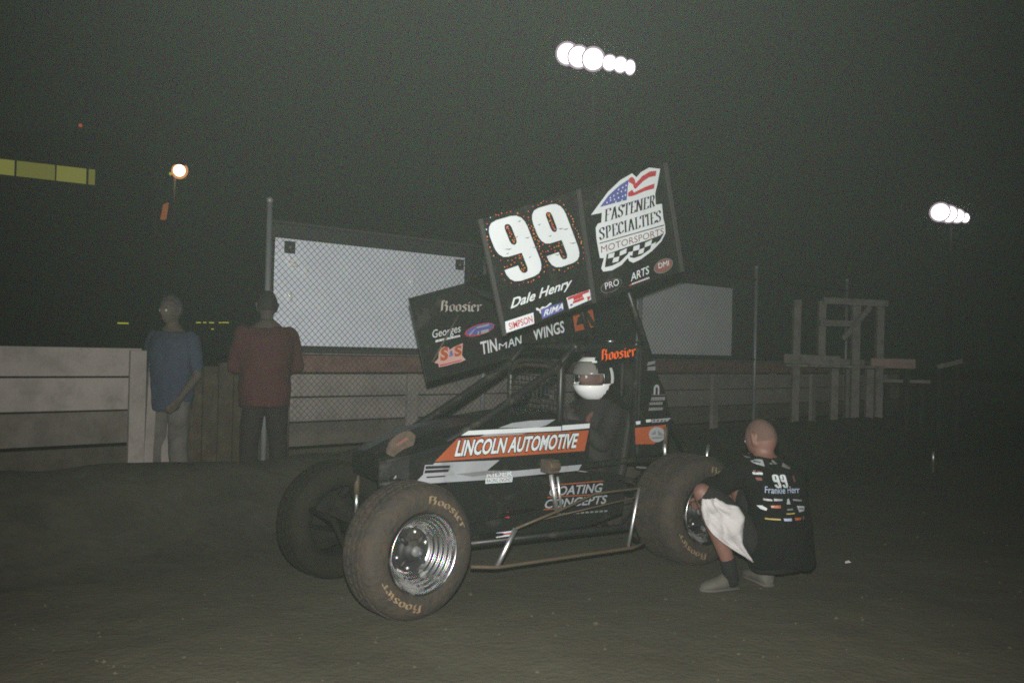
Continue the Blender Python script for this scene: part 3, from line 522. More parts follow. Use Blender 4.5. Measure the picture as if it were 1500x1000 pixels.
r = tag(empty("plank_gate", W0, WA), "low dark brown plank gate between the two men standing by the wall", "gate")
for i in range(8):
    mb = MB(); mb.box((-.72 + i * .128, .03, .6), (.12, .04, 1.12 - .03 * (i % 3)), 'plank_b'); mb.build("board", r, bevel=.004)
for z in (.3, .95):
    mb = MB(); mb.box((-.27, .075, z), (1.1, .04, .1), 'plank_b'); mb.build("cross_rail", r, bevel=.004)

# catch fence: posts, top rail and chain link in front of the boards
r = tag(empty("chain_link_fence", W0, WA), "tall chain link catch fence with steel posts along the guard wall", "fence")
for t in (-.06, 2.26, 4.62, 6.98, 9.4):
    mb = MB(); mb.tube([(t, -.13, 0), (t, -.13, 2.52)], .024, 'galv', 12); mb.sphere((t, -.13, 2.53), .03, 'galv', 10, 6); mb.build("post", r)
for z in (2.36, 1.272):
    mb = MB(); mb.tube([(-.06, -.13, z), (9.4, -.13, z)], .017, 'frame_k', 8); mb.build("rail", r)
mb = MB(); P_ = .058; z0, z1, x0, x1 = .55, 2.34, -.05, 6.95; wr = .00095
k = int((x0 - z1) / P_) - 1
while k * P_ < x1 + z1:
    for sg in (1, -1):                                             # x = c + sg * z
        c = k * P_ if sg > 0 else k * P_ + z0 + z0
        za, zb = (max(z0, x0 - c), min(z1, x1 - c)) if sg > 0 else (max(z0, c - x1), min(z1, c - x0))
        if zb - za > .03: mb.beam((c + sg * za, -.155 - .003 * sg, za), (c + sg * zb, -.155 - .003 * sg, zb), wr * 2, wr * 2, 'wire', (0, 1, 0))
    k += 1
o = mb.build("chain_link_mesh", r); o['kind'] = 'stuff'

def board_thing(t0, t1, z0, z1, panel, label, corners, glare_ridges=()):
    r = tag(empty("advertising_board", W0, WA), label, "billboard"); w_ = t1 - t0; cx = (t0 + t1) / 2
    mb = MB(); nxx, nz = 24, 10; vs = []; fs = []
    for yy in (-.045, -.030):
        for j in range(nz + 1):
            for i in range(nxx + 1):
                x = t0 + w_ * i / nxx; z = z0 + (z1 - z0) * j / nz
                vs.append((x, yy + .010 * noise.noise(Vector((x * 1.7, z * 2.1, 1.3))), z))
    s_ = (nxx + 1) * (nz + 1)
    for q in (0, s_):
        for j in range(nz):
            for i in range(nxx): a = q + j * (nxx + 1) + i; fs.append((a, a + 1, a + nxx + 2, a + nxx + 1))
    mb.add(vs, fs, panel, True); mb.build("panel", r)
    for z, h in ((z1 + .06, .11), (z0 - .022, .04)):
        mb = MB(); mb.box((cx, -.02, z), (w_ + .1, .07, h), 'frame_k'); mb.build("frame_rail", r, bevel=.004)
    for x in (t0 - .045, t1 + .045):
        mb = MB(); mb.box((x, -.02, (z0 + z1) / 2), (.05, .07, z1 - z0), 'frame_k'); mb.build("frame_stile", r, bevel=.004)
    for (xa, za), (xb, zb) in glare_ridges:
        mb = MB(); ym = -.052; mb.tube([(xa, ym + .008, za), (xa * .7 + xb * .3, ym, za * .7 + zb * .3 + .004), (xa * .3 + xb * .7, ym, za * .3 + zb * .7 + .004), (xb, ym + .008, zb)], [.004, .026, .022, .003], 'glare', 10); mb.build("glare_ridge", r)  # ridges whiter than the sheet, added for its glare streaks
    for x, z in corners:
        mb = MB(); mb.box((x, -.068, z), (.10, .012, .105), 'frame_k'); mb.sphere((x, -.076, z), .014, 'galv', 8, 5); mb.build("corner_plate", r, bevel=.012)
board_thing(.04, 2.06, 1.315, 2.235, 'board', "bright white board behind the chain link with dark plates in its top corners", ((.16, 2.16), (1.98, 2.16)), (((0.144, 2.019), (0.252, 2.004)), ((0.155, 2.067), (0.168, 2.044)), ((0.311, 1.973), (0.331, 1.945)), ((0.15, 1.784), (0.197, 1.686)), ((1.411, 1.935), (1.457, 1.964))))
board_thing(4.66, 6.56, 1.315, 2.22, 'board2', "plain grey board behind the tail of the wing", ())

# ------------------------------------------------------------------ timber platform and loose planks at the right
PX, PY = 0, 12
r = tag(empty("timber_platform", (4.45, 12, 0), 0), "pale timber platform frame with a railing behind the wall at right", "platform")
def bar(nm, p, q, a=.105, b=.09, m='paleframe'):
    mb = MB(); mb.beam(p, q, a, b, m, (0, 1, 0)); mb.build(nm, r, bevel=.004)
o_ = 4.45
bar("post", (3.985 - o_, 0, 0), (4.00 - o_, 0, 2.12), .10); bar("post", (4.352 - o_, .02, 1.22), (4.357 - o_, .02, 2.12), .10); bar("post", (4.822 - o_, 0, 0), (4.83 - o_, 0, 2.06), .11)
bar("post", (5.17 - o_, .03, 0), (5.18 - o_, .03, 2.08), .10); bar("post", (4.0 - o_, 1.1, 0), (4.0 - o_, 1.1, 1.2)); bar("post", (5.18 - o_, 1.1, 0), (5.18 - o_, 1.1, 1.2))
bar("top_rail", (4.34 - o_, -.06, 2.115), (5.24 - o_, -.06, 2.09), .09, .09); bar("mid_rail", (4.30 - o_, -.06, 1.80), (4.86 - o_, -.06, 1.80), .085, .085); bar("brace", (4.62 - o_, -.07, 1.58), (5.0 - o_, -.07, 2.04), .07, .06)
bar("deck_beam", (3.80 - o_, -.08, 1.295), (4.58 - o_, -.08, 1.275), .13, .06); bar("deck_beam", (4.58 - o_, .6, 1.27), (5.2 - o_, .6, 1.25), .1, .06)
for i in range(9):
    mb = MB(); mb.box((3.9 + i * .155 - o_, .5, 1.20), (.145, 1.25, .035), 'paleframe'); mb.build("deck_board", r, bevel=.004)
for x in (4.49, 4.98): bar("leg", (x - o_, -.12, 0), (x + .006 - o_, -.12, 1.17), .1, .08)
def plank_thing(x0, x1, y, z0, z1, m, label, tilt=0):
    r = tag(empty("plank_rail", ((x0 + x1) / 2, y, 0)), label, "plank"); w_ = x1 - x0
    mb = MB(); mb.box((0, 0, (z0 + z1) / 2), (w_, .05, z1 - z0), m, Matrix.Rotation(tilt, 3, 'Y')); mb.build("board", r, bevel=.004)
    for s in (-1, 1):
        mb = MB(); mb.box((s * w_ * .36, .06, (z0 + .02) / 2), (.06, .06, z0 + .03), 'frame_k'); mb.build("leg", r)
plank_thing(5.05, 5.67, 12, 1.19, 1.325, 'pinkboard', "pale pink board standing on two posts right of the timber platform")
plank_thing(6.18, 6.55, 12.4, 1.235, 1.30, 'paleframe', "short tilted pale plank on posts at the far right", -.25)
plank_thing(5.3, 5.98, 12.2, .985, 1.03, 'plank_w', "narrow low weathered plank below the pink board")

# ------------------------------------------------------------------ lights and far things
def flood_tower(name, base, H, lamps, label, aim, rr):
    r = tag(empty(name, base), label, "light tower", "floodlight towers round the track"); b = Vector(base)
    mb = MB(); mb.tube([(0, 0, 0), (0, 0, H)], [.22, .12], 'dark_steel', 10); mb.build("pole", r)
    l0, l1 = Vector(lamps[0][:3]) - b, Vector(lamps[-1][:3]) - b; y = .35
    mb = MB(); mb.beam(l0 + Vector((-.3, y, 0)), l1 + Vector((.3, y, 0)), .12, .12, 'dark_steel'); mb.build("crossbar", r)
    for x, yy, z, rad, sx in lamps:
        c = Vector((x, yy, z)) - b; h = MB(); rt = Matrix.Rotation(aim, 3, 'Z') @ Matrix.Rotation(R(12), 3, 'X')
        pr = [(.0, rad * 1.06), (.03, rad * 1.1), (.15, rad * .9), (.3, rad * .4), (.34, .02)]
        h.lathe(pr, 'dark_steel', 20); h.v = [tuple(c + rt @ Vector((p[0] * sx, p[1], p[2]))) for p in h.v]; ho_ = h.build("floodlight", r)
        g_ = MB(); g_.lathe([(.012, .001), (.012, rad)], 'flood', 24); g_.v = [tuple(c + rt @ Vector((p[0] * sx, p[1], p[2]))) for p in g_.v]; ln = g_.build("lens", ho_)
        g_ = MB(); g_.lathe([(.014, rad), (.02, rad * 1.17)], 'glow', 24); g_.lathe([(.021, rad * 1.17), (.03, rad * 1.42)], 'glow2', 24); g_.v = [tuple(c + rt @ Vector((p[0] * sx, p[1], p[2]))) for p in g_.v]; g_.build("halo_ring", ho_)  # rings added to imitate the halo round each lens
    return r
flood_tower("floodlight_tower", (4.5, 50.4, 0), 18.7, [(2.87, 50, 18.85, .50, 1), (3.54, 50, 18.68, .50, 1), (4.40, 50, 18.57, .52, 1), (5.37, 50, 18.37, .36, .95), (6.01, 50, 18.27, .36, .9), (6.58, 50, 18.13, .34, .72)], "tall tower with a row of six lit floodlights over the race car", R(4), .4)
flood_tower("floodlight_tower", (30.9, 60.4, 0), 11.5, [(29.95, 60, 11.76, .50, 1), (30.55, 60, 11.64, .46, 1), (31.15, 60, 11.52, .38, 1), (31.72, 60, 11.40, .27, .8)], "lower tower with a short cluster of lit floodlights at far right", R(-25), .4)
r = tag(empty("yard_lamp", (-16.1, 40.2, 0)), "single lit warm yard lamp on a dark pole at left", "lamp post")
mb = MB(); mb.tube([(0, 0, 0), (0, 0, 9.3)], [.11, .07], 'dark_steel', 10); mb.build("pole", r)
mb = MB(); mb.tube([(0, 0, 9.2), (.1, -.1, 9.5), (.3, -.2, 9.56)], .035, 'dark_steel', 8); mb.build("arm", r)
mb = MB(); mb.lathe([(0, .30), (.12, .26), (.24, .08)], 'dark_steel', 16); mb.v = [(p[0] + .3, p[2] * 1 - .2, 9.64 + p[1]) for p in mb.v]; mb.lathe([(.02, .1), (.03, .40)], 'warm', 24, (.3, -.2, 9.42)); l_ = mb.build("lamp_hood_halo", r)  # hood, plus an added warm disc for the bulb's orange halo
mb = MB(); mb.sphere((.3, -.2, 9.42), .27, 'sodium', 16, 10); mb.build("bulb", l_)
mb = MB(); mb.sphere((-.15, -.12, 9.28), .07, 'ylamp', 10, 6); mb.build("pilot_light", r)
r = tag(empty("orange_sign", (-16.6, 40, 0)), "small dim orange lit sign on a post below the yard lamp", "sign")
mb = MB(); mb.tube([(0, 0, 0), (0, 0, 7.1)], .06, 'dark_steel', 8); mb.build("post", r)
mb = MB(); mb.prism([(-.02, 7.08), (.22, 7.12), (.32, 7.9), (.10, 7.8)], -.06, .06, 'orange_lit'); mb.build("lit_panel", r)
mb = MB(); mb.prism([(-.26, 7.12), (-.06, 7.12), (.04, 7.74), (-.16, 7.5)], -.02, .06, 'dark_steel'); mb.build("side_panel", r)
r = tag(empty("press_box", (-26, 41, 0)), "dark raised press box with a strip of yellow lit windows at upper left", "building")
mb = MB(); mb.box((-1.0, 3, 5.9), (14, 6, 9.8), 'dark_wall'); mb.box((-1.0, 3, 11.05), (14.4, 6.4, .5), 'dark_steel'); mb.build("cladding", r)
for i, (xa, xb) in enumerate(((-4.5, -3.0), (-2.9, -1.35), (-1.3, .35), (.42, 1.9), (1.98, 3.85), (3.9, 5.36), (5.45, 5.78))):
    zt = 10.46 - .0915 * (xa + 4); zb = zt - .74
    dz = lambda x: -.092 * (x - xa)
    mb = MB(); mb.add([(xa, -.03, zb), (xb, -.03, zb + dz(xb)), (xb, -.03, zt + dz(xb)), (xa, -.03, zt)], [(0, 1, 2, 3)], 'window' if i % 2 else 'window_d'); w_ = mb.build("window", r)
    mb = MB(); mb.box((xb + .035, -.05, (zt + zb) / 2 + dz(xb)), (.045, .08, .8), 'dark_steel'); mb.build("mullion", w_)
r = tag(empty("radio_mast", (-22.05, 43, 0)), "thin dark mast with a small red beacon above the press box", "mast")
mb = MB(); mb.tube([(0, 0, 0), (0, 0, 12.1)], [.12, .05], 'dark_steel', 8); mb.build("pole", r)
mb = MB(); mb.sphere((0, 0, 12.2), .09, 'beacon', 10, 6); mb.build("beacon", r)
r = tag(empty("lamp_bar", (-18.25, 40, 0)), "tiny yellow lamp bar on a far post left of the man in blue", "lamp")
mb = MB(); mb.tube([(0, 0, 0), (0, 0, 2.17)], .03, 'dark_steel', 6); mb.build("post", r)
mb = MB(); mb.box((0, 0, 2.2), (.5, .05, .06), 'ylamp'); mb.build("lamp", r)
r = tag(empty("light_string", (-14, 40, 0)), "string of tiny yellow lights far behind the wall between the two men", "string lights")
mb = MB(); mb.tube([(-1, .05, 0), (-1, .05, 2.36)], .03, 'dark_steel', 6); mb.build("post", r)
mb = MB(); mb.tube([(1, .05, 0), (1, .05, 2.40)], .03, 'dark_steel', 6); mb.build("post", r)
mb = MB(); mb.tube([(-1, .03, 2.32), (0, .03, 2.31), (1, .03, 2.36)], .012, 'dark_steel', 5); mb.build("cable", r)
for x, z, w_ in ((-.72, 2.31, .22), (-.42, 2.32, .14), (-.1, 2.32, .22), (.3, 2.33, .12), (.55, 2.34, .3), (-.05, 2.02, .1)):
    mb = MB(); mb.box((x, 0, z), (w_, .05, .05), 'ylamp')
    if z < 2.2: mb.box((x, .02, z + .15), (.012, .012, .3), 'dark_steel')
    mb.build("lamp", r)
r = tag(empty("ground_stake", (4.95, 9.98, 0)), "thin bright stake with a tan foot standing in the dirt at right", "stake")
mb = MB(); mb.tube([(0, 0, .10), (0, 0, .25)], .018, 'chrome', 8); mb.build("shaft", r)
mb = MB(); mb.tube([(0, 0, -.05), (0, 0, .105)], .020, 'dtube', 8); mb.build("foot", r)
for x, y, s, lb in ((-1.62, 5.55, .012, "small white paper scrap on the dirt left of the front wheel"), (2.15, 5.4, .016, "small white paper scrap on the dirt right of the crouching man")):
    mb = MB(); mb.add([(x - s, y, .022), (x + s, y - .01, .03), (x + s * .8, y + s, .036), (x - s * .7, y + s, .028)], [(0, 1, 2, 3)], 'paper')
    o = mb.build("paper_scrap"); md = o.modifiers.new("t", 'SOLIDIFY'); md.thickness = .002; tag(o, lb, "paper")
# ------------------------------------------------------------------ people
def remesh(mb, name, voxel, parent, smooth=4, extra=None, disp=0, seed=0):
    o = mb.build(name); r = o.modifiers.new("r", 'REMESH'); r.mode = 'VOXEL'; r.voxel_size = voxel; r.use_smooth_shade = True
    s = o.modifiers.new("s", 'SMOOTH'); s.iterations = smooth; s.factor = .5
    dg = bpy.context.evaluated_depsgraph_get(); me = bpy.data.meshes.new_from_object(o.evaluated_get(dg))
    mats = [m for m in mb.mats]; old = o.data; bpy.data.objects.remove(o); bpy.data.meshes.remove(old)
    me.materials.clear()
    for m in mats[:1]: me.materials.append(m)
    for p in me.polygons: p.material_index = 0; p.use_smooth = True
    if disp:
        for v in me.vertices:
            p = v.co; v.co = p + v.normal * disp * (noise.noise(Vector((p.x * 7 + seed, p.y * 7, p.z * 5))) + .5 * noise.noise(Vector((p.x * 16, p.y * 16 + seed, p.z * 11))))
    if extra:                                     # eyes and the like join the same mesh
        bm = bmesh.new(); bm.from_mesh(me); em = bpy.data.meshes.new("e"); em.from_pydata(extra.v, [], extra.f)
        k0 = len(me.materials); n0 = len(bm.faces); bm.from_mesh(em); bm.faces.ensure_lookup_table()
        for i, f in enumerate(bm.faces):
            if i >= n0: f.material_index = k0 + extra.m[i - n0]; f.smooth = True
        bm.to_mesh(me); bm.free(); bpy.data.meshes.remove(em)
        for m in extra.mats: me.materials.append(m)
    me.name = name; o = bpy.data.objects.new(name, me); C.objects.link(o); o.parent = parent
    return o
def limb(mb, p, q, r0, r1, m, n=12):
    p, q = Vector(p), Vector(q); d = (q - p); L = d.length; d /= L
    ts = [(-r0, 0.02), (-r0 * .7, r0 * .71), (0, r0), (L * .5, (r0 + r1) / 2), (L, r1), (L + r1 * .7, r1 * .71), (L + r1, .02 * r1)]
    mb.tube([p + d * t for t, _ in ts], [max(.001, r) for _, r in ts], m, n)
def torso(mb, rings, m, n=20):
    """rings: (centre, side vector (half width), front vector (half depth))"""
    vs = []; fs = []
    for c, a, b in rings:
        c, a, b = Vector(c), Vector(a), Vector(b)
        for k in range(n):
            t = 2 * math.pi * k / n; vs.append(c + a * math.cos(t) + b * math.sin(t))
    for i in range(len(rings) - 1):
        for k in range(n): fs.append((i * n + k, i * n + (k + 1) % n, (i + 1) * n + (k + 1) % n, (i + 1) * n + k))
    fs.append(tuple(range(n))[::-1]); fs.append(tuple((len(rings) - 1) * n + k for k in range(n)))
    mb.add(vs, fs, m, True)
def head(mb, ex, c, fwd, up, s, m):
    """a head with brow, nose, chin and ears round centre c; eyes go to ex"""
    c = Vector(c); f = Vector(fwd).normalized(); u = Vector(up); u = (u - f * u.dot(f)).normalized(); r = f.cross(u)
    W = lambda x, y, z: c + r * (x * s) + f * (y * s) + u * (z * s)
    vs = []; fs = []; n = 28; k = 20
    for i in range(k + 1):
        t = math.pi * i / k
        for j in range(n):
            a = 2 * math.pi * j / n; x, y, z = math.sin(t) * math.cos(a), math.sin(t) * math.sin(a), math.cos(t)
            X, Y, Z = x * .078, y * .098, z * .118
            if Z < 0: X *= 1 - .30 * (-z) ** 1.3; Y *= 1 - .05 * (-z)
            if y > 0:
                g = lambda px, pz, sx, sz: math.exp(-((X - px) / sx) ** 2 - ((Z - pz) / sz) ** 2)
                Y += .022 * g(0, -.018, .013, .022) + .006 * g(0, .022, .05, .010) - .010 * (g(.030, .004, .014, .010) + g(-.030, .004, .014, .010)) + .005 * g(0, -.062, .022, .007) - .004 * g(0, -.071, .02, .004) + .010 * g(0, -.100, .028, .016)
            else: Y -= .006 * math.exp(-(Z / .05) ** 2)
            vs.append(W(X, Y, Z))
    for i in range(k):
        for j in range(n): fs.append((i * n + j, (i + 1) * n + j, (i + 1) * n + (j + 1) % n, i * n + (j + 1) % n))
    mb.add(vs, fs, m, True)
    for sd in (-1, 1):
        limb(mb, W(.076 * sd, -.012, -.028), W(.088 * sd, -.022, .022), .011 * s, .015 * s, m, 8)
        if ex is not None:
            ex.sphere(W(.030 * sd, .083, .004), .0115 * s, 'eye', 10, 6); ex.sphere(W(.030 * sd, .0915, .004), .005 * s, 'K', 8, 5)
            ex.tube([W(.016 * sd, .094, .020), W(.03 * sd, .095, .024), W(.045 * sd, .086, .020)], .0028 * s, 'hair2', 5)
    if ex is not None: ex.tube([W(-.022, .092, -.067), W(0, .098, -.066), W(.022, .092, -.067)], .0025 * s, 'BR', 5)
def hand(mb, wrist, d, palm_n, s, m, curl=.5, side=1):
    """palm and five bent fingers; d points along the fingers, palm_n out of the palm"""
    w0 = Vector(wrist); d = Vector(d).normalized(); n = Vector(palm_n); n = (n - d * n.dot(d)).normalized(); t = d.cross(n) * side
    torso(mb, [(w0 - d * .01 * s, t * .026 * s, n * .019 * s), (w0 + d * .045 * s, t * .038 * s, n * .015 * s), (w0 + d * .088 * s, t * .040 * s, n * .012 * s)], m, 12)
    for i, (off, L) in enumerate(((-.03, .072), (-.010, .080), (.010, .075), (.029, .060))):
        p = w0 + d * .085 * s + t * off * s; a = 0
        for seg, fr in enumerate((.45, .32, .23)):
            a += curl * (.55, .8, .6)[seg]; q = p + (d * math.cos(a) + n * math.sin(a)) * L * fr * s
            limb(mb, p, q, (.0095, .0088, .008)[seg] * s, (.0088, .008, .007)[seg] * s, m, 8); p = q
    p = w0 + d * .025 * s - t * .028 * s; q = p + (d * .75 - t * .6 + n * .25).normalized() * .04 * s; r2 = q + (d * .9 - t * .1 + n * .45).normalized() * .032 * s
    limb(mb, p, q, .013 * s, .011 * s, m, 8); limb(mb, q, r2, .0105 * s, .008 * s, m, 8)
def shoe(name, heel, toe, parent, m='shoe', h=.075):
    heel, toe = Vector(heel), Vector(toe); d = (toe - heel); L = d.length; d.normalize(); sd = d.cross(Vector((0, 0, 1))).normalized(); z = Vector((0, 0, 1))
    mb = MB(); rings = []
    for t, wd, ht in ((-.02, .02, .04), (.0, .038, h + .02), (.22, .044, h + .035), (.40, .045, h + .012), (.62, .050, .064), (.85, .047, .050), (.97, .03, .036), (1.02, .012, .024)):
        rings.append((heel + d * L * t + z * ht * .5, sd * wd, z * ht * .5))
    torso(mb, rings, m, 14); o = mb.build(name, parent)
    ms = MB(); rr = [(heel + d * L * t + z * .004, sd * (wd + .006), z * .011) for t, wd in ((-.03, .02), (0, .036), (.4, .038), (.7, .048), (.9, .04), (1.04, .012))]
    torso(ms, rr, 'sole', 14); ms.build("sole", o); return o

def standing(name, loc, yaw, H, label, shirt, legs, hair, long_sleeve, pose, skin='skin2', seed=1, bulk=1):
    """a standing person facing +y in local space; H is the height"""
    root = tag(empty(name, loc, yaw), label, 'person', 'spectators by the wall'); k = H / 1.75
    V = lambda x, y, z: Vector((x * k, y * k, z * k)); X, Y = Vector((1, 0, 0)) * k * bulk, Vector((0, 1, 0)) * k * bulk
    mb, ex, sh, tr = MB(), MB(), MB(), MB()
    ribs = [(V(0, 0, .86), X * .155, Y * .115), (V(0, 0, .95), X * .165, Y * .12), (V(0, .01, 1.08), X * .155, Y * .115), (V(0, .005, 1.25), X * .175, Y * .125), (V(0, -.005, 1.38), X * .18, Y * .11), (V(0, -.01, 1.46), X * .12, Y * .075), (V(0, -.005, 1.52), X * .055, Y * .055)]
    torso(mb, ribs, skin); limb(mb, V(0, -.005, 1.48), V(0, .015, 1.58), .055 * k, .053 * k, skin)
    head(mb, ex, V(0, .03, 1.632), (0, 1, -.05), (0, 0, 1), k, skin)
    torso(sh, [(c, a * 1.13 + a.normalized() * .012, b * 1.16 + b.normalized() * .012) for c, a, b in ribs[:-1]], shirt)
    torso(sh, [(V(0, 0, .80), X * .185, Y * .14), (V(0, 0, .9), X * .19, Y * .145)], shirt)
    torso(tr, [(V(0, 0, .80), X * .165, Y * .125), (V(0, 0, .95), X * .17, Y * .128), (V(0, 0, 1.0), X * .165, Y * .12)], legs)
    for s in (-1, 1):
        hp, kn, an = V(.09 * s, 0, .87), V(.115 * s, .02, .48), V(.13 * s, -.02, .085)
        limb(mb, hp, kn, .08 * k, .055 * k, skin); limb(mb, kn, an, .052 * k, .036 * k, skin); limb(mb, an, V(.14 * s, .12, .04), .036 * k, .028 * k, skin)
        limb(tr, hp, kn, .102 * k, .078 * k, legs); limb(tr, kn, V(.13 * s, -.015, .07), .078 * k, .068 * k, legs)
        shp = V(.19 * s, -.01, 1.40); el = V(*pose[s][0]); wr = V(*pose[s][1])
        limb(mb, shp, el, .052 * k, .04 * k, skin); limb(mb, el, wr, .04 * k, .028 * k, skin)
        hand(mb, wr, wr - el, pose[s][2], k, skin, .55, s)
        limb(sh, shp, el if long_sleeve else shp.lerp(el, .8), .072 * k, .062 * k, shirt)
        if long_sleeve: limb(sh, el, el.lerp(wr, .95), .060 * k, .043 * k, shirt)
    remesh(mb, "body", .009 * k, root, 3, ex)
    remesh(sh, "shirt", .014, root, 3, disp=.016, seed=seed); remesh(tr, "trousers", .014, root, 3, disp=.014, seed=seed + 3)
    for s in (-1, 1): shoe("shoe", V(.13 * s, -.06, .002), V(.145 * s, .2, .002), root)
    hm = MB(); n = 24
    vs = []; fs = []; c = V(0, .02, 1.645)
    for i in range(9):
        t = math.pi * .5 * i / 8 * 1.12
        for j in range(n):
            a = 2 * math.pi * j / n; front = math.sin(a) > .35
            tt = min(t, 1.02) if front else t * (1.12 if math.sin(a) < 0 else 1)
            vs.append(c + Vector((.087 * math.sin(tt) * math.cos(a), .108 * math.sin(tt) * math.sin(a), .122 * math.cos(tt))) * k)
    for i in range(8):
        for j in range(n): fs.append((i * n + j, (i + 1) * n + j, (i + 1) * n + (j + 1) % n, i * n + (j + 1) % n))
    hm.add(vs, fs, hair, True); hm.build("hair", root)
    return root
# ------------------------------------------------------------------ the sprint car: local x runs to the rear, -y is its left side
car = tag(empty("sprint_car", (-.485, 4.05, 0), R(33)), "muddy black winged sprint car number 99 with orange and silver side panels", "race car")
def part(nm, mb, parent=None, bevel=0): return mb.build(nm, parent or car, bevel=bevel)
def place_left(b): return lambda x, z, lay: (x, b - .004 - .0016 * lay, z)

# wheels
def wheel(x, y, r, wd, steer, face, rim_r=.198, tm='tyre', rm='rim', hm='hub', bm_='chrome'):
    root = empty("wheel", (x, y, r), steer, car); s = face                # face -1: outer side towards -y
    k = r / .327
    tp = [(.016, .197), (.004, .215), (-.002, .25 * k), (.004, .285 * k), (.03, .315 * k), (.055, .3265 * k), (wd - .05, .3265 * k), (wd - .022, .315 * k), (wd, .28 * k), (wd - .002, .24 * k), (wd - .02, .205), (wd - .05, .19), (.05, .19)]
    mb = MB(); mb.lathe([(-s * -y_ * 1, q) for y_, q in tp] if False else [(y_ if s < 0 else -y_, q) for y_, q in tp], tm, 72, closed=True)
    nb = 44                                                               # tread blocks
    for j in range(nb):
        for row in range(3):
            a0 = 2 * math.pi * (j + .5 * (row % 2)) / nb; a1 = a0 + 2 * math.pi / nb * .72
            ya = .062 + (wd - .124) * row / 3 + .006; yb = .062 + (wd - .124) * (row + 1) / 3 - .006
            if s > 0: ya, yb = -ya, -yb
            q0, q1 = r - .004, r + .006
            vs = [(q * math.cos(a), yy, q * math.sin(a)) for q in (q0, q1) for a in (a0, a1) for yy in (ya, yb)]
            mb.add(vs, [(4, 5, 7, 6), (0, 1, 5, 4), (2, 3, 7, 6), (0, 2, 6, 4), (1, 3, 7, 5)], tm)
    part("tyre", mb, root)
    f = (lambda y_: y_) if s < 0 else (lambda y_: -y_)
    rp = [(.03, .192), (.004, .204), (-.006, .203), (-.008, .197), (.002, .192)]; q_ = .190
    for j in range(5):
        y0 = .006 + j * .021; rp += [(y0, q_), (y0 + .0165, q_ - .001), (y0 + .0172, q_ - .0017), (y0 + .0195, q_ - .0125), (y0 + .0203, q_ - .0136)]; q_ -= .0142
    rp += [(.112, .116), (.118, .108)]
    mb = MB(); mb.lathe([(f(y_), q * rim_r / .204) for y_, q in rp], rm, 72); part("rim", mb, root)
    mb = MB(); mb.lathe([(f(.116), .110), (f(.112), .085), (f(.120), .07), (f(.10), .052), (f(.075), .046), (f(.072), .001)], hm, 40)
    for j in range(6):
        a = j * math.pi / 3 + .3; mb.sphere((.088 * math.cos(a), f(.110), .088 * math.sin(a)), .010, bm_, 8, 5)
    for j in range(4):
        a = j * math.pi / 2 + .8; mb.tube([(.05 * math.cos(a), f(.098), .05 * math.sin(a)), (.098 * math.cos(a), f(.098), .098 * math.sin(a))], .012, hm, 6)
    mb.lathe([(f(.072), .026), (f(.058), .024), (f(.056), .001)], 'GR', 16); part("hub", mb, root)
    if s < 0:
        for start in (R(88), R(268)):
            vs, fs = pen_text("Hoosier", BL, (.062, .045)); tot = max(v[0] for v in vs); mbl = MB(); span = R(66)
            rr0 = .238 * k; hh = .038
            P3 = []
            for a_, b_ in vs:
                an = start - span * a_ / tot; q = rr0 + hh * b_
                t = (q - .25 * k) / (.035 * k); yy = -.002 + (.006 * max(0, t) ** 2 if t > 0 else .006 * t * t) - .0035
                P3.append((-q * math.cos(an) * -1, yy, q * math.sin(an)))
            mbl.add(P3, fs, 'letter'); part("tyre_lettering", mbl, root)
    return root
wheel(.105, 0, .327, .25, R(9), -1); wheel(.02, 1.12, .327, .25, R(9), 1, .198, 'tyre_far', 'rim_d', 'rim_d', 'rim_d')  # far wheel darkened in colour so it sinks into the night
wheel(2.12, .10, .338, .36, 0, -1); wheel(2.11, 1.50, .385, .40, 0, 1)

# tubes of the chassis and cage
def tubes(nm, runs, m='cage', n=8, parent=None):
    mb = MB()
    for pts, r_ in runs: mb.tube(pts, r_, m, n)
    return part(nm, mb, parent)
for y in (.45, .99): tubes("frame_rail", [([(.05, y, .24), (1.9, y, .22), (2.35, y, .42)], .021)])
for y in (.45, .99): tubes("upper_frame_rail", [([(.06, y, .60), (1.4, y, .62), (1.79, y, .64), (2.3, y, .62)], .021)])
for y in (.446, .994):
    tubes("front_down_tube", [([(1.22, y, 1.245), (1.19, y, 1.218), (.70, y + (.01 if y > .7 else 0), .925), (.20, y * .85 + .108, .665), (.06, y * .85 + .108, .46)], .024)])
    tubes("roll_cage_side", [([(1.22, y, .62), (1.22, y, 1.245), (1.30, y, 1.335), (1.78, y, 1.375), (1.82, y, 1.34), (1.80, y, .64)], .022)])
    tubes("rear_brace", [([(1.80, y, 1.30), (2.30, y, .62)], .018)])
    tubes("frame_diagonal", [([(.1, y, .26), (.5, y, .60), (.9, y, .24), (1.22, y, .62), (1.6, y, .24)], .014)])
tubes("front_hoop", [([(1.22, .44, 1.16), (1.22, .50, 1.23), (1.22, .60, 1.255), (1.22, .84, 1.255), (1.22, .94, 1.23), (1.22, 1.0, 1.16)], .020)])
tubes("roof_bar", [([(1.32, .42, 1.345), (1.32, 1.02, 1.345)], .02)]); tubes("roof_bar", [([(1.80, .42, 1.37), (1.80, 1.02, 1.37)], .02)])
tubes("front_bumper", [([(-.12, .45, .30), (-.16, .5, .42), (-.16, .94, .42), (-.12, .99, .30), (.06, .99, .26)], .015), ([(-.12, .45, .30), (.06, .45, .26)], .015)], 'dark_tube')  # bumper and axle darkened in colour to be lost in the dark
tubes("front_axle", [([(.0, .22, .327), (.0, .98, .327)], .03)], 'dark_tube'); tubes("rear_axle", [([(2.11, .42, .36), (2.11, 1.2, .37)], .038)])
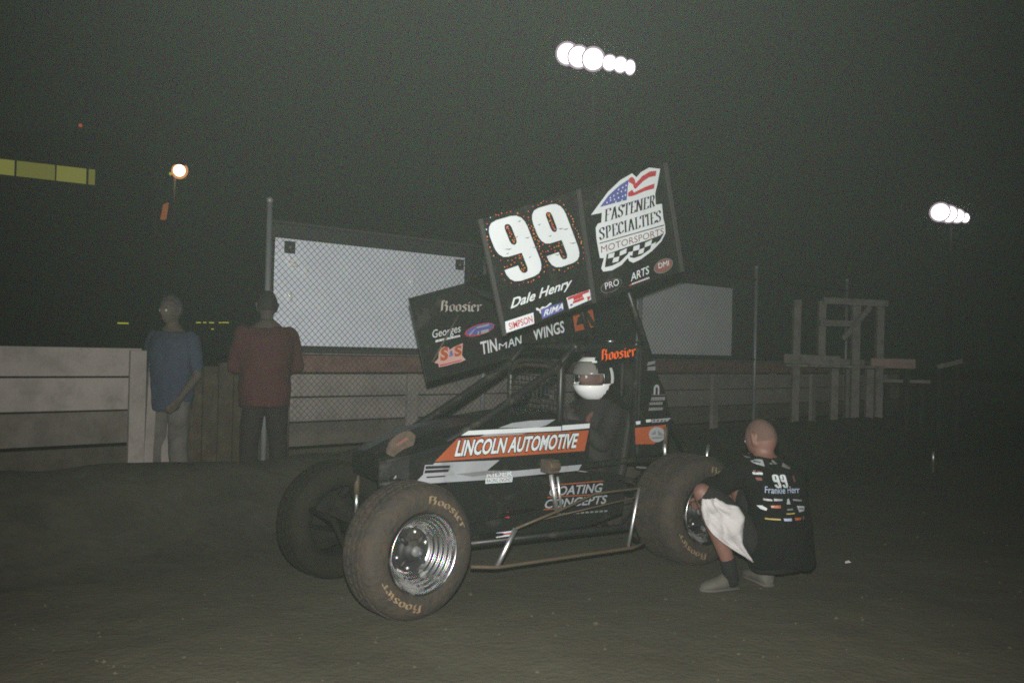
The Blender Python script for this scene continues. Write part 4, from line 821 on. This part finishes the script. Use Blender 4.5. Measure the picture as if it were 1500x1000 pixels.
tubes("drag_link", [([(.04, .27, .35), (1.1, .44, .40)], .012)], 'cage'); tubes("radius_rod", [([(.03, .33, .29), (.95, .44, .27)], .012)], 'cage'); tubes("radius_rod", [([(2.08, .44, .46), (1.35, .45, .60)], .012)], 'cage')
for p, q in (((.13, .9, .375), (.13, .9, .475)), ((2.05, .42, .635), (2.045, .42, .735))):
    o = tubes("shock_absorber", [([p, q], .011 if p[0] < 1 else .013)], 'chrome', 12); mb = MB(); mb.tube([q, (q[0], q[1], q[2] + .11)], .017, 'dtube', 10); part("shock_eye", mb, o); mb = MB(); mb.tube([(p[0], p[1], p[2] - .12), p], .024, 'black_matte', 10); part("shock_body", mb, o)
tubes("rear_bumper", [([(2.3, .45, .5), (2.62, .5, .46), (2.62, .94, .46), (2.3, .99, .5)], .019)]); tubes("rear_upright", [([(2.40, .40, .60), (2.44, .42, .71)], .011)], 'chrome', 10)
# nerf bar on the left side
nb = tubes("nerf_bar", [([(.44, .13, .198), (.58, .10, .185), (1.50, .10, .188), (1.62, .13, .195), (1.66, .30, .2)], .0095)], 'dtube')
tubes("nerf_front_upright", [([(.582, .10, .192), (.692, .10, .375)], .013)], 'chrome', 12, nb); tubes("nerf_rear_upright", [([(1.475, .10, .20), (1.55, .10, .53)], .0095)], 'chrome', 10, nb)
tubes("nerf_upper_rail", [([(.692, .10, .375), (1.0, .12, .445), (1.3, .2, .50), (1.55, .10, .53), (1.62, .25, .54), (1.66, .42, .52)], .0068)], 'dtube', 10, nb)
tubes("nerf_brace", [([(1.0, .30, .36), (1.55, .12, .475)], .0045)], 'dtube', 8, nb)
mb = MB(); mb.tube([(1.06, .30, .612), (1.108, .30, .385)], .0135, 'chrome', 12); mb.tube([(1.095, .285, .60), (1.128, .285, .40)], .0085, 'chrome', 10); o = part("torsion_strut", mb)
mb = MB(); mb.box((1.075, .335, .655), (.075, .09, .075), 'mud'); mb.tube([(1.04, .30, .66), (1.11, .30, .66)], .03, 'dtube', 12); part("strut_mount", mb, o, .006)
mb = MB(); mb.box((.9, .72, .36), (.60, .40, .34), 'black_matte'); mb.box((.72, .72, .56), (.3, .3, .12), 'black_matte'); part("engine", mb, bevel=.03)
for i in range(4):
    tubes("exhaust_pipe", [([(.62 + i * .14, .52, .44), (.66 + i * .14, .47, .42), (.9 + i * .13, .46, .36), (1.4, .46, .33 + .004 * i)], .020)], 'dark_steel')

# body shell: hood, cowl and side panels as one sheet of panels with rounded shoulders
st = [(.10, .53, .91, .60, .715, .745), (.22, .42, 1.02, .575, .755, .80), (.42, .42, 1.02, .585, .80, .865), (.70, .42, 1.02, .595, .85, .915), (.95, .42, 1.02, .60, .885, .95), (1.14, .42, 1.02, .60, .905, .965), (1.25, .42, 1.02, .60, .905, .955)]
mb = MB(); vs = []; fs = []
for a, b0, b1, zb, zt, zc in st:
    c = (b0 + b1) / 2; h = (b1 - b0) / 2
    for u, z in ((-1, zb), (-1, zt - .03), (-.975, zt - .008), (-.9, zt + .006), (-.6, zc - .012), (0, zc), (.6, zc - .012), (.9, zt + .006), (.975, zt - .008), (1, zt - .03), (1, zb)): vs.append((a, c + u * h, z))
k = 11
for i in range(len(st) - 1):
    for j in range(k - 1): fs.append((i * k + j, i * k + j + 1, (i + 1) * k + j + 1, (i + 1) * k + j))
fs.append(tuple(range(k)))
mb.add(vs, fs, 'black'); hood = part("hood", mb); md = hood.modifiers.new("t", 'SOLIDIFY'); md.thickness = .004; md.offset = 1
def side_panel(nm, poly, y0, y1, m='black'):
    mb = MB(); mb.prism(poly, y0, y1, m); return part(nm, mb, bevel=.002)
ck = [(1.252, .60), (1.395, .602), (1.42, .70), (1.435, .88), (1.33, .905), (1.252, .912)]
left = side_panel("cockpit_side_panel", ck, .418, .424); side_panel("cockpit_side_panel", ck, 1.016, 1.022)
lo = [(.36, .30), (.5, .26), (1.42, .26), (1.70, .32), (1.72, .55), (1.50, .59), (.30, .575)]
lower = side_panel("lower_side_panel", lo, .419, .424); side_panel("lower_side_panel", lo, 1.016, 1.021)
mb = MB(); n = 28
disc = [(.092 * math.cos(2 * math.pi * i / n) * (1 + .05 * math.sin(5 * i)), .056 * math.sin(2 * math.pi * i / n)) for i in range(n)]
rot = Matrix.Rotation(R(-32), 3, 'Y')
vs = [Vector((.205, .50, .80)) + rot @ Vector((p[0], -.012 * e, p[1])) + Vector((0, .0, 0)) for e in (0, 1) for p in disc]
mb.add(vs, [tuple(range(n)), tuple(range(2 * n - 1, n - 1, -1))] + [(i, i + n, (i + 1) % n + n, (i + 1) % n) for i in range(n)], 'mud')
nose = part("nose_scoop_cover", mb)
mb = MB(); mb.add([(.17, .485, .80), (.23, .485, .835), (.245, .485, .825), (.185, .485, .79)], [(0, 1, 2, 3)], 'BR'); part("nose_mark", mb, nose)

for a_, z_ in ((1.60, 1.385), (1.815, 1.377)):
    mb = MB(); mb.sphere((a_, .446, z_), .016, 'chrome', 12, 8, (1.4, 1, .6)); part("cage_glint", mb)  # chrome beads added for highlights on the cage top tube
# tail tank, seat, steering wheel
tl = [(1.80, .66), (1.995, .656), (2.082, .71), (2.107, .90), (2.042, 1.086), (1.937, 1.261), (1.865, 1.355), (1.81, 1.36)]
tail = side_panel("tail_tank", tl, .421, 1.019); tail.modifiers["bevel"].width = .02
tp = [(1.47, 1.268), (1.80, 1.272), (1.80, 1.352), (1.60, 1.352), (1.50, 1.338)]
top = side_panel("roof_side_panel", tp, .438, .443)
mb = MB(); mb.box((1.80, .72, .78), (.05, .46, .62), 'seat', Matrix.Rotation(R(10), 3, 'Y')); mb.box((1.6, .72, .48), (.42, .44, .07), 'seat'); mb.box((1.86, .58, 1.14), (.12, .03, .22), 'seat'); mb.box((1.86, .86, 1.14), (.12, .03, .22), 'seat'); part("seat", mb, bevel=.02)
mb = MB(); n = 28; ring = []
for i in range(n + 1):
    a = 2 * math.pi * i / n; ring.append((1.335 - .05 * math.sin(a), .72 + .17 * math.cos(a), .93 + .16 * math.sin(a)))
mb.tube(ring, .014, 'black_matte', 8)
for a in (0, 2.1, 4.2): mb.tube([(1.335, .72, .93), (1.335 - .05 * math.sin(a), .72 + .17 * math.cos(a), .93 + .16 * math.sin(a))], .011, 'dark_steel', 6)
mb.tube([(1.335, .72, .93), (1.10, .72, .84)], .014, 'dark_steel', 8); part("steering_wheel", mb)
mb = MB()                                                                 # rock screen in the front hoop
for i in range(13): y = .46 + .52 * i / 12; mb.tube([(1.21, y, .95), (1.21, y, 1.16)], .0035, 'cage', 4)
for i in range(7): z = .96 + .2 * i / 6; mb.tube([(1.207, .45, z), (1.207, .99, z)], .0035, 'cage', 4)
part("rock_screen", mb)

# the wing
ang = lambda p, q: math.atan2(q[1] - p[1], q[0] - p[0])
NP = [(.383, 1.964), (.541, 1.390), (1.76, 1.799), (1.608, 2.416)]
mb = MB(); mb.prism(NP, .02, .026, 'black'); nboard = part("left_side_board", mb, bevel=.0015)
FP = [(.572, 1.626), (.716, 1.097), (2.055, 1.440), (1.93, 2.03)]
mb = MB(); mb.prism(FP, 1.2, 1.206, 'black'); fboard = part("right_side_board", mb, bevel=.0015)
for p, q in (((.376, 1.966), (.537, 1.388)), ((.987, 2.19), (1.112, 1.582)), ((1.615, 2.42), (1.768, 1.80))):
    mb = MB(); mb.beam((p[0], .008, p[1]), (q[0], .008, q[1]), .022, .014, 'brace', (0, 1, 0)); part("board_brace", mb, nboard)
mb = MB(); vs = []; fs = []; pr = [(0, 0), (.02, .03), (.1, .058), (.3, .07), (.6, .05), (.85, .02), (1, .006), (1, 0), (.85, .004), (.6, .008), (.3, .006), (.1, -.004), (.02, -.006)]
for y, a0, z0, a1, z1 in ((.03, .63, 1.53, 1.70, 1.92), (1.195, .97, 1.70, 1.93, 1.985)):
    for t, h in pr: vs.append((a0 + (a1 - a0) * t - h * .35, y, z0 + (z1 - z0) * t + h))
n = len(pr)
for i in range(n): fs.append((i, (i + 1) % n, (i + 1) % n + n, i + n))
fs += [tuple(range(n)), tuple(range(2 * n - 1, n - 1, -1))]; mb.add(vs, fs, 'black'); foil = part("wing_foil", mb)
mb = MB(); mb.beam((1.70, .03, 1.945), (1.93, 1.195, 2.01), .006, .06, 'black'); part("wicker_bill", mb, foil)
tubes("board_stay", [([(1.057, 1.19, 1.80), (1.028, 1.19, 1.681)], .006)], 'dtube', 8, fboard); tubes("board_stay", [([(.93, 1.188, 1.535), (.747, 1.188, 1.228)], .0065)], 'dtube', 8, fboard)
for y in (.45, .99):
    tubes("wing_post", [([(1.92, y, 1.31), (1.66, y, 1.86)], .020)])

# lettering and sponsor marks
names = dict(nine="race_number", name="driver_name", flag_logo="flag_logo")
for key, parent, b in [(k_, nboard, .02) for k_ in ('nine', 'name', 'simpson', 'rima', 'red_sticker', 'flag_logo', 'pro', 'arts', 'dmi')] + [(k_, fboard, 1.2) for k_ in ('hoosier_board', 'georges', 'oval', 'ss', 'tinman', 'wings', 'a_sticker')] + [('stripe', hood, .418), ('orange_panel', hood, .418), ('silver_panel', hood, .418), ('small_sticker', hood, .418), ('rider', hood, .418), ('coating', lower, .419), ('pink_tag', lower, .419), ('red_tag', lower, .419), ('tail_orange', tail, .421), ('tail_mark', tail, .421), ('hoosier_top', top, .438)]:
    decal_mesh(D[key], place_left(b)).build(names.get(key, "sponsor_decal" if key not in ('stripe', 'silver_panel') else "body_stripe"), parent)
v, f = fill2d([[(x, y) for x, y in D['flag_logo'][0][3]]])
# glitter dots round the numbers, and scuffs across them
mb = MB(); (ox, oz), (ux, uz), (tx, tz) = D['nine'][0][4]
for x0, x1 in ((0, .475), (.555, 1)):
    for L, off in ((NINE_OUT, .045), (NINE_IN, -.03)):
        loop = [(x0 + (x1 - x0) * a, c) for a, c in L]; n = len(loop)
        for i in range(n):
            p, q = loop[i], loop[(i + 1) % n]; dx, dy = (q[0] - p[0]) * 1.1, (q[1] - p[1]); d = math.hypot(dx, dy); cnt = max(1, int(d / .042))
            for j in range(cnt):
                t = (j + .5 * random.random()) / cnt; a = p[0] + (q[0] - p[0]) * t; c = p[1] + (q[1] - p[1]) * t
                nx_, ny_ = (-dy / (d + 1e-6), dx / (d + 1e-6)); sg = 1 if L is NINE_OUT else -1
                cw = sum(loop[m][0] * loop[(m + 1) % n][1] - loop[(m + 1) % n][0] * loop[m][1] for m in range(n))
                if cw > 0: nx_, ny_ = -nx_, -ny_
                o_ = abs(off) * random.uniform(.8, 1.9) * sg; a += nx_ * o_ * .8; c += ny_ * o_
                x, z = ox + (ux - ox) * a + (tx - ox) * c, oz + (uz - oz) * a + (tz - oz) * c; r_ = random.uniform(.0028, .0045)
                mb.add([(x + r_ * math.cos(m * math.pi / 3), .0145, z + r_ * math.sin(m * math.pi / 3)) for m in range(6)], [tuple(range(6))], random.choice(('rivet', 'rivet', 'rivet2')) if not (a < .25 and c > .8 and random.random() < .3) else 'W')  # scattered white dots at top left: sparkle put in as colour
o = mb.build("glitter_dots", nboard); o['kind'] = 'stuff'
mb = MB()
for a, c, l in ((.15, .52, .06), (.42, .60, .04), (.40, .88, .035), (.36, .30, .02), (.47, .42, .05), (.86, .58, .05), (.92, .55, .06), (.95, .30, .07), (.70, .52, .03), (.62, .74, .03), (.70, .20, .05), (.80, .60, .03), (.30, .66, .02), (.12, .46, .02)):
    x, z = ox + (ux - ox) * a + (tx - ox) * c, oz + (uz - oz) * a + (tz - oz) * c; l *= .45
    mb.add([(x - l, .0120, z), (x, .0120, z + .0035), (x + l * .8, .0120, z + .009), (x + l * .1, .0120, z - .002)], [(0, 1, 2, 3)], 'GR')
mb.build("paint_scuffs", nboard)

# ------------------------------------------------------------------ driver
car.matrix_world = Matrix.Translation(car.location) @ Matrix.Rotation(R(33), 4, 'Z')
drv = tag(empty("person", car.location, R(33)), "driver in a white and black helmet sitting in the sprint car cockpit", "person")
mb, ex, su = MB(), MB(), MB(); X = Vector((0, 1, 0)); Y = Vector((-1, 0, 0))
rings = [((1.62, .72, .52), X * .17, Y * .13), ((1.66, .72, .66), X * .16, Y * .12), ((1.69, .72, .82), X * .18, Y * .125), ((1.71, .72, .94), X * .19, Y * .11), ((1.71, .72, 1.01), X * .10, Y * .07)]
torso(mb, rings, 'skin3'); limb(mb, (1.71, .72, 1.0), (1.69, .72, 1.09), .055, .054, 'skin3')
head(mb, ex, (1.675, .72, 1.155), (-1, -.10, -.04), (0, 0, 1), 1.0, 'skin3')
torso(su, [(c, a * 1.12, b * 1.15) for c, a, b in rings], 'suit')
for s in (-1, 1):
    sh, el, wr = Vector((1.70, .72 + .19 * s, .93)), Vector((1.56, .72 + .25 * s, .75)), Vector((1.38, .72 + .17 * s, .91))
    hp, kn, an = Vector((1.58, .72 + .09 * s, .56)), Vector((1.22, .72 + .14 * s, .68)), Vector((.90, .72 + .10 * s, .45))
    for a_, b_, r0, r1 in ((sh, el, .052, .042), (el, wr, .04, .03), (hp, kn, .08, .058), (kn, an, .055, .04)):
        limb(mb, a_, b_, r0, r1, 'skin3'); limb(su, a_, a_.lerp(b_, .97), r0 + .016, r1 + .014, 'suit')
    gl = MB(); hand(gl, wr, (-.75, -.1 * s, .55), (0, -s, 0), 1.05, 'glove', .9, -s); limb(gl, wr.lerp(el, .15), wr, .042, .034, 'glove'); remesh(gl, "glove", .007, drv, 2)
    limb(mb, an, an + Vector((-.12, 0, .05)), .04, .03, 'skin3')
remesh(mb, "body", .010, drv, 3, ex); remesh(su, "race_suit", .014, drv, 3, disp=.012)
bl = MB()
for s in (-1, 1): bl.tube([(1.70, .72 + .10 * s, 1.00), (1.575, .72 + .10 * s, .90), (1.535, .72 + .06 * s, .72), (1.50, .72, .60)], .018, 'belt', 6)
bl.build("harness_belt", drv)
hc = Vector((1.690, .72, 1.150)); hyaw = Vector((-1, -.28, -.06)).normalized(); hu = Vector((0, 0, 1)); hr = hyaw.cross(hu).normalized(); hu = hr.cross(hyaw)
hm_ = MB(); n, k = 72, 48; vs = []; byk = {}
for i in range(k + 1):
    t = math.pi * .86 * i / k
    for j in range(n):
        a = 2 * math.pi * j / n; x, y, z = math.sin(t) * math.sin(a), math.sin(t) * math.cos(a), math.cos(t)
        yy = y * .138 * (1 + (.16 if z < -.15 and y > 0 else 0) * min(1, (-z - .15) / .3) * y); vs.append(hc + hr * x * .124 + hyaw * yy + hu * z * .142)
for i in range(k):
    for j in range(n):
        t = math.pi * .86 * (i + .5) / k; el = 90 - math.degrees(t); az = math.degrees(2 * math.pi * (j + .5) / n); az = az if az < 180 else az - 360; A_ = abs(az)
        if A_ < 66 and -16 < el < 12: continue                            # eye port
        if el < -14: m = 'helmet_w' if A_ < 88 - (el + 16) * -.4 else 'helmet_k'
        elif 88 < A_ < 106 and el < 24: m = 'helmet_w'
        elif el > 42 and A_ < 48 and el < 60: m = 'helmet_w'
        else: m = 'helmet_k'
        byk.setdefault(m, []).append((i * n + j, (i + 1) * n + j, (i + 1) * n + (j + 1) % n, i * n + (j + 1) % n))
for m, F_ in byk.items(): hm_.add(vs, F_, m, True)
he = hm_.build("helmet", drv); bm = bmesh.new(); bm.from_mesh(he.data); bmesh.ops.remove_doubles(bm, verts=bm.verts, dist=1e-5); bm.to_mesh(he.data); bm.free()
md = he.modifiers.new("t", 'SOLIDIFY'); md.thickness = .012; md.offset = -1
vm = MB(); vs = []; fs = []
for i in range(9):
    el = R(10 + 36 * i / 8)
    for j in range(25):
        a = R(-74 + 148 * j / 24); x, y, z = math.cos(el) * math.sin(a), math.cos(el) * math.cos(a), math.sin(el); vs.append(hc + hr * x * .132 + hyaw * y * .149 + hu * z * .150)
for i in range(8):
    for j in range(24): fs.append((i * 25 + j, i * 25 + j + 1, (i + 1) * 25 + j + 1, (i + 1) * 25 + j))
vm.add(vs, fs, 'visor', True); o = vm.build("visor", he); md = o.modifiers.new("t", 'SOLIDIFY'); md.thickness = .003
vm = MB(); vs = []
for i in range(3):
    el = R(10 + 5 * i)
    for j in range(25): a = R(-70 + 140 * j / 24); vs.append(hc + hr * math.cos(el) * math.sin(a) * .1335 + hyaw * math.cos(el) * math.cos(a) * .1505 + hu * math.sin(el) * .1515)
vm.add(vs, [(i * 25 + j, i * 25 + j + 1, (i + 1) * 25 + j + 1, (i + 1) * 25 + j) for i in range(2) for j in range(24)], 'SI', True); vm.build("visor_strip", he)

# ------------------------------------------------------------------ crouching crew member
man = tag(empty("person", (1.45, 4.85, 0)), "bald crew member in a black 99 shirt and shorts crouching by the rear wheel", "person"); off = Vector((1.45, 4.85, 0))
V = lambda x, y, z: Vector((x, y, z)) - off
mb, ex, sh, so = MB(), MB(), MB(), MB(); fw = Vector((-.45, .89, 0)).normalized(); rt = Vector((fw.y, -fw.x, 0))
rings = [(V(1.52, 4.80, .20), rt * .17, fw * .13), (V(1.53, 4.80, .32), rt * .165, fw * .13), (V(1.52, 4.82, .46), rt * .16, fw * .12), (V(1.51, 4.85, .58), rt * .17, fw * .12), (V(1.495, 4.88, .665), rt * .165, fw * .095), (V(1.472, 4.90, .720), rt * .10, fw * .072), (V(1.466, 4.91, .748), rt * .066, fw * .062)]
torso(mb, rings, 'skin'); limb(mb, V(1.475, 4.90, .69), V(1.455, 4.93, .79), .062, .06, 'skin')
head(mb, ex, V(1.452, 4.945, .832), fw + Vector((-.12, 0, -.30)), (-.03, .16, 1), .99, 'skin')
torso(sh, [(c, a * 1.10 + a.normalized() * .014, b * 1.13 + b.normalized() * .014) for c, a, b in [(V(1.53, 4.79, .155), rt * .165, fw * .13)] + rings[1:]], 'shirtk')
torso(so, [(V(1.51, 4.82, .115), rt * .15, fw * .12), (V(1.52, 4.81, .18), rt * .185, fw * .15), (V(1.53, 4.80, .30), rt * .18, fw * .145)], 'shortk')
hL, kL, aL = V(1.41, 4.80, .255), V(1.082, 4.77, .545), V(1.262, 4.80, .105); hR, kR, aR = V(1.60, 4.88, .26), V(1.40, 5.18, .48), V(1.49, 4.95, .10)
for a_, b_, c_ in ((hL, kL, aL), (hR, kR, aR)):
    limb(mb, a_, b_, .082, .056, 'skin'); limb(mb, b_, b_.lerp(c_, .35), .052, .054, 'skin'); limb(mb, b_.lerp(c_, .35), c_, .054, .036, 'skin'); limb(so, a_, a_.lerp(b_, .86), .108, .082, 'shortk')
limb(mb, aL - Vector((0, 0, .03)), V(1.19, 4.79, .042), .028, .02, 'skin'); limb(mb, aR - Vector((0, 0, .03)), V(1.45, 5.05, .042), .028, .02, 'skin')
for s, S_, E_, W_, G_ in ((-1, V(1.345, 4.84, .665), V(1.175, 4.98, .53), V(1.165, 5.17, .45), (.02, .9, -.3)), (1, V(1.66, 4.98, .655), V(1.56, 5.20, .52), V(1.36, 5.22, .44), (-.8, .3, -.1))):
    limb(mb, S_, E_, .055, .043, 'skin'); limb(mb, E_, W_, .042, .03, 'skin'); hand(mb, W_, G_, (0, .2, -1), 1, 'skin', .6, s); limb(sh, S_ + (E_ - S_) * .02, S_.lerp(E_, .97), .078, .066, 'shirtk')
remesh(mb, "body", .008, man, 3, ex); tee = remesh(sh, "shirt", .012, man, 3, disp=.028, seed=5); remesh(so, "shorts", .012, man, 3, disp=.014, seed=9)
sc_ = MB(); vs = []; fs = []; c0 = V(1.452, 4.945, .832); f0 = (fw + Vector((-.12, 0, -.30))).normalized(); u0 = Vector((-.03, .16, 1)); u0 = (u0 - f0 * u0.dot(f0)).normalized(); r0 = f0.cross(u0); n = 28
for i in range(10):
    for j in range(n):
        a = 2 * math.pi * j / n; fr = math.sin(a); t = (1.05 if fr > .3 else 1.75 if fr < -.2 else 1.4) * i / 9 + .03 * math.sin(5 * a)
        vs.append(c0 + r0 * .0795 * math.sin(t) * math.cos(a) + f0 * (.0995 if fr > 0 else .1045) * math.sin(t) * fr + u0 * .1185 * math.cos(t))
for i in range(9):
    for j in range(n): fs.append((i * n + j, (i + 1) * n + j, (i + 1) * n + (j + 1) % n, i * n + (j + 1) % n))
sc_.add(vs, fs, 'stubble', True); sc_.build("hair_stubble", man)
shoe("shoe", V(1.295, 4.835, .002), V(1.085, 4.765, .002), man); shoe("shoe", V(1.50, 4.89, .002), V(1.43, 5.13, .002), man)
sk = MB(); limb(sk, aL.lerp(kL, .14), aL - Vector((0, 0, .05)), .044, .043, 'shortk'); sk.build("sock", man); sk = MB(); limb(sk, aR.lerp(kR, .14), aR - Vector((0, 0, .05)), .046, .046, 'shortk'); sk.build("sock", man)
bv = BVHTree.FromPolygons([v.co for v in tee.data.vertices], [tuple(p.vertices) for p in tee.data.polygons])
pm = decal_mesh(SHIRT, lambda x, z, lay: (x, lay, z))
bm = bmesh.new(); me = bpy.data.meshes.new("t"); me.from_pydata(pm.v, [], pm.f); bm.from_mesh(me)
for f_, mi in zip(bm.faces, pm.m): f_.material_index = mi
bmesh.ops.subdivide_edges(bm, edges=[e for e in bm.edges if e.calc_length() > .02], cuts=2, use_grid_fill=True)
bmesh.ops.triangulate(bm, faces=bm.faces)
for v in bm.verts:
    lay = v.co.y; o_ = Vector((v.co.x - off.x, -1.2, v.co.z)); hit = bv.ray_cast(o_, Vector((0, 1, 0)))
    v.co = (hit[0] + Vector((0, -.004 - .0012 * lay, 0))) if hit[0] else Vector((v.co.x - off.x, .1, v.co.z))
bm.to_mesh(me); bm.free(); me.name = "shirt_print"
for m in pm.mats: me.materials.append(m)
o = bpy.data.objects.new("shirt_print", me); C.objects.link(o); o.parent = tee
# the towel over his knee
LX = [(1.058, .530), (1.052, .471), (1.075, .393), (1.120, .334), (1.182, .283), (1.258, .237), (1.340, .190)]
RX = [(1.135, .535), (1.19, .500), (1.253, .492), (1.292, .439), (1.297, .372), (1.290, .289), (1.350, .184)]
def along(L, t):
    t *= len(L) - 1; i = min(int(t), len(L) - 2); f_ = t - i; return (L[i][0] + (L[i + 1][0] - L[i][0]) * f_, L[i][1] + (L[i + 1][1] - L[i][1]) * f_)
mb = MB(); vs = []; fs = []; nu, nv = 16, 26
for i in range(nv + 1):
    l, r_ = along(LX, i / nv), along(RX, i / nv)
    for j in range(nu + 1):
        t = j / nu; x, z = l[0] + (r_[0] - l[0]) * t, l[1] + (r_[1] - l[1]) * t
        y = 4.672 - .018 * math.sin(t * 8 + i * .13 + 2.5 * noise.noise(Vector((t * 3, i * .15, 0)))) - .020 * noise.noise(Vector((t * 8 - i * .12, i * .10, 4))) - .022 * math.sin(math.pi * t) + .05 * (i / nv) ** 2 + .006 * noise.noise(Vector((x * 30, z * 30, 0)))
        vs.append((x, y, z))
for i in range(nv):
    for j in range(nu): fs.append((i * (nu + 1) + j, i * (nu + 1) + j + 1, (i + 1) * (nu + 1) + j + 1, (i + 1) * (nu + 1) + j))
mb.add(vs, fs, 'towel', True); o = mb.build("towel"); md = o.modifiers.new("t", 'SOLIDIFY'); md.thickness = .006
tag(o, "crumpled white towel hanging over the crouching man's knee", "towel")

# ------------------------------------------------------------------ the two men by the wall
standing("person", (-2.70, 6.78, .02), R(160), 1.66, "man in a blue shirt and pale trousers standing by the left wall", 'shirtb', 'khaki', 'hair', False,
         {-1: ((-.27, .0, 1.10), (-.24, .16, .92), (1, 0, 0)), 1: ((.27, .0, 1.10), (.24, .16, .92), (-1, 0, 0))}, seed=2)
standing("person", (-1.99, 6.92, .04), R(28), 1.70, "man in a dark red shirt standing in front of the white board", 'shirtr', 'trousd', 'hair2', True,
         {-1: ((-.24, .06, 1.13), (-.10, .25, 1.08), (0, -1, 0)), 1: ((.27, .05, 1.14), (.10, .25, 1.06), (0, -1, 0))}, seed=4, bulk=1.14)
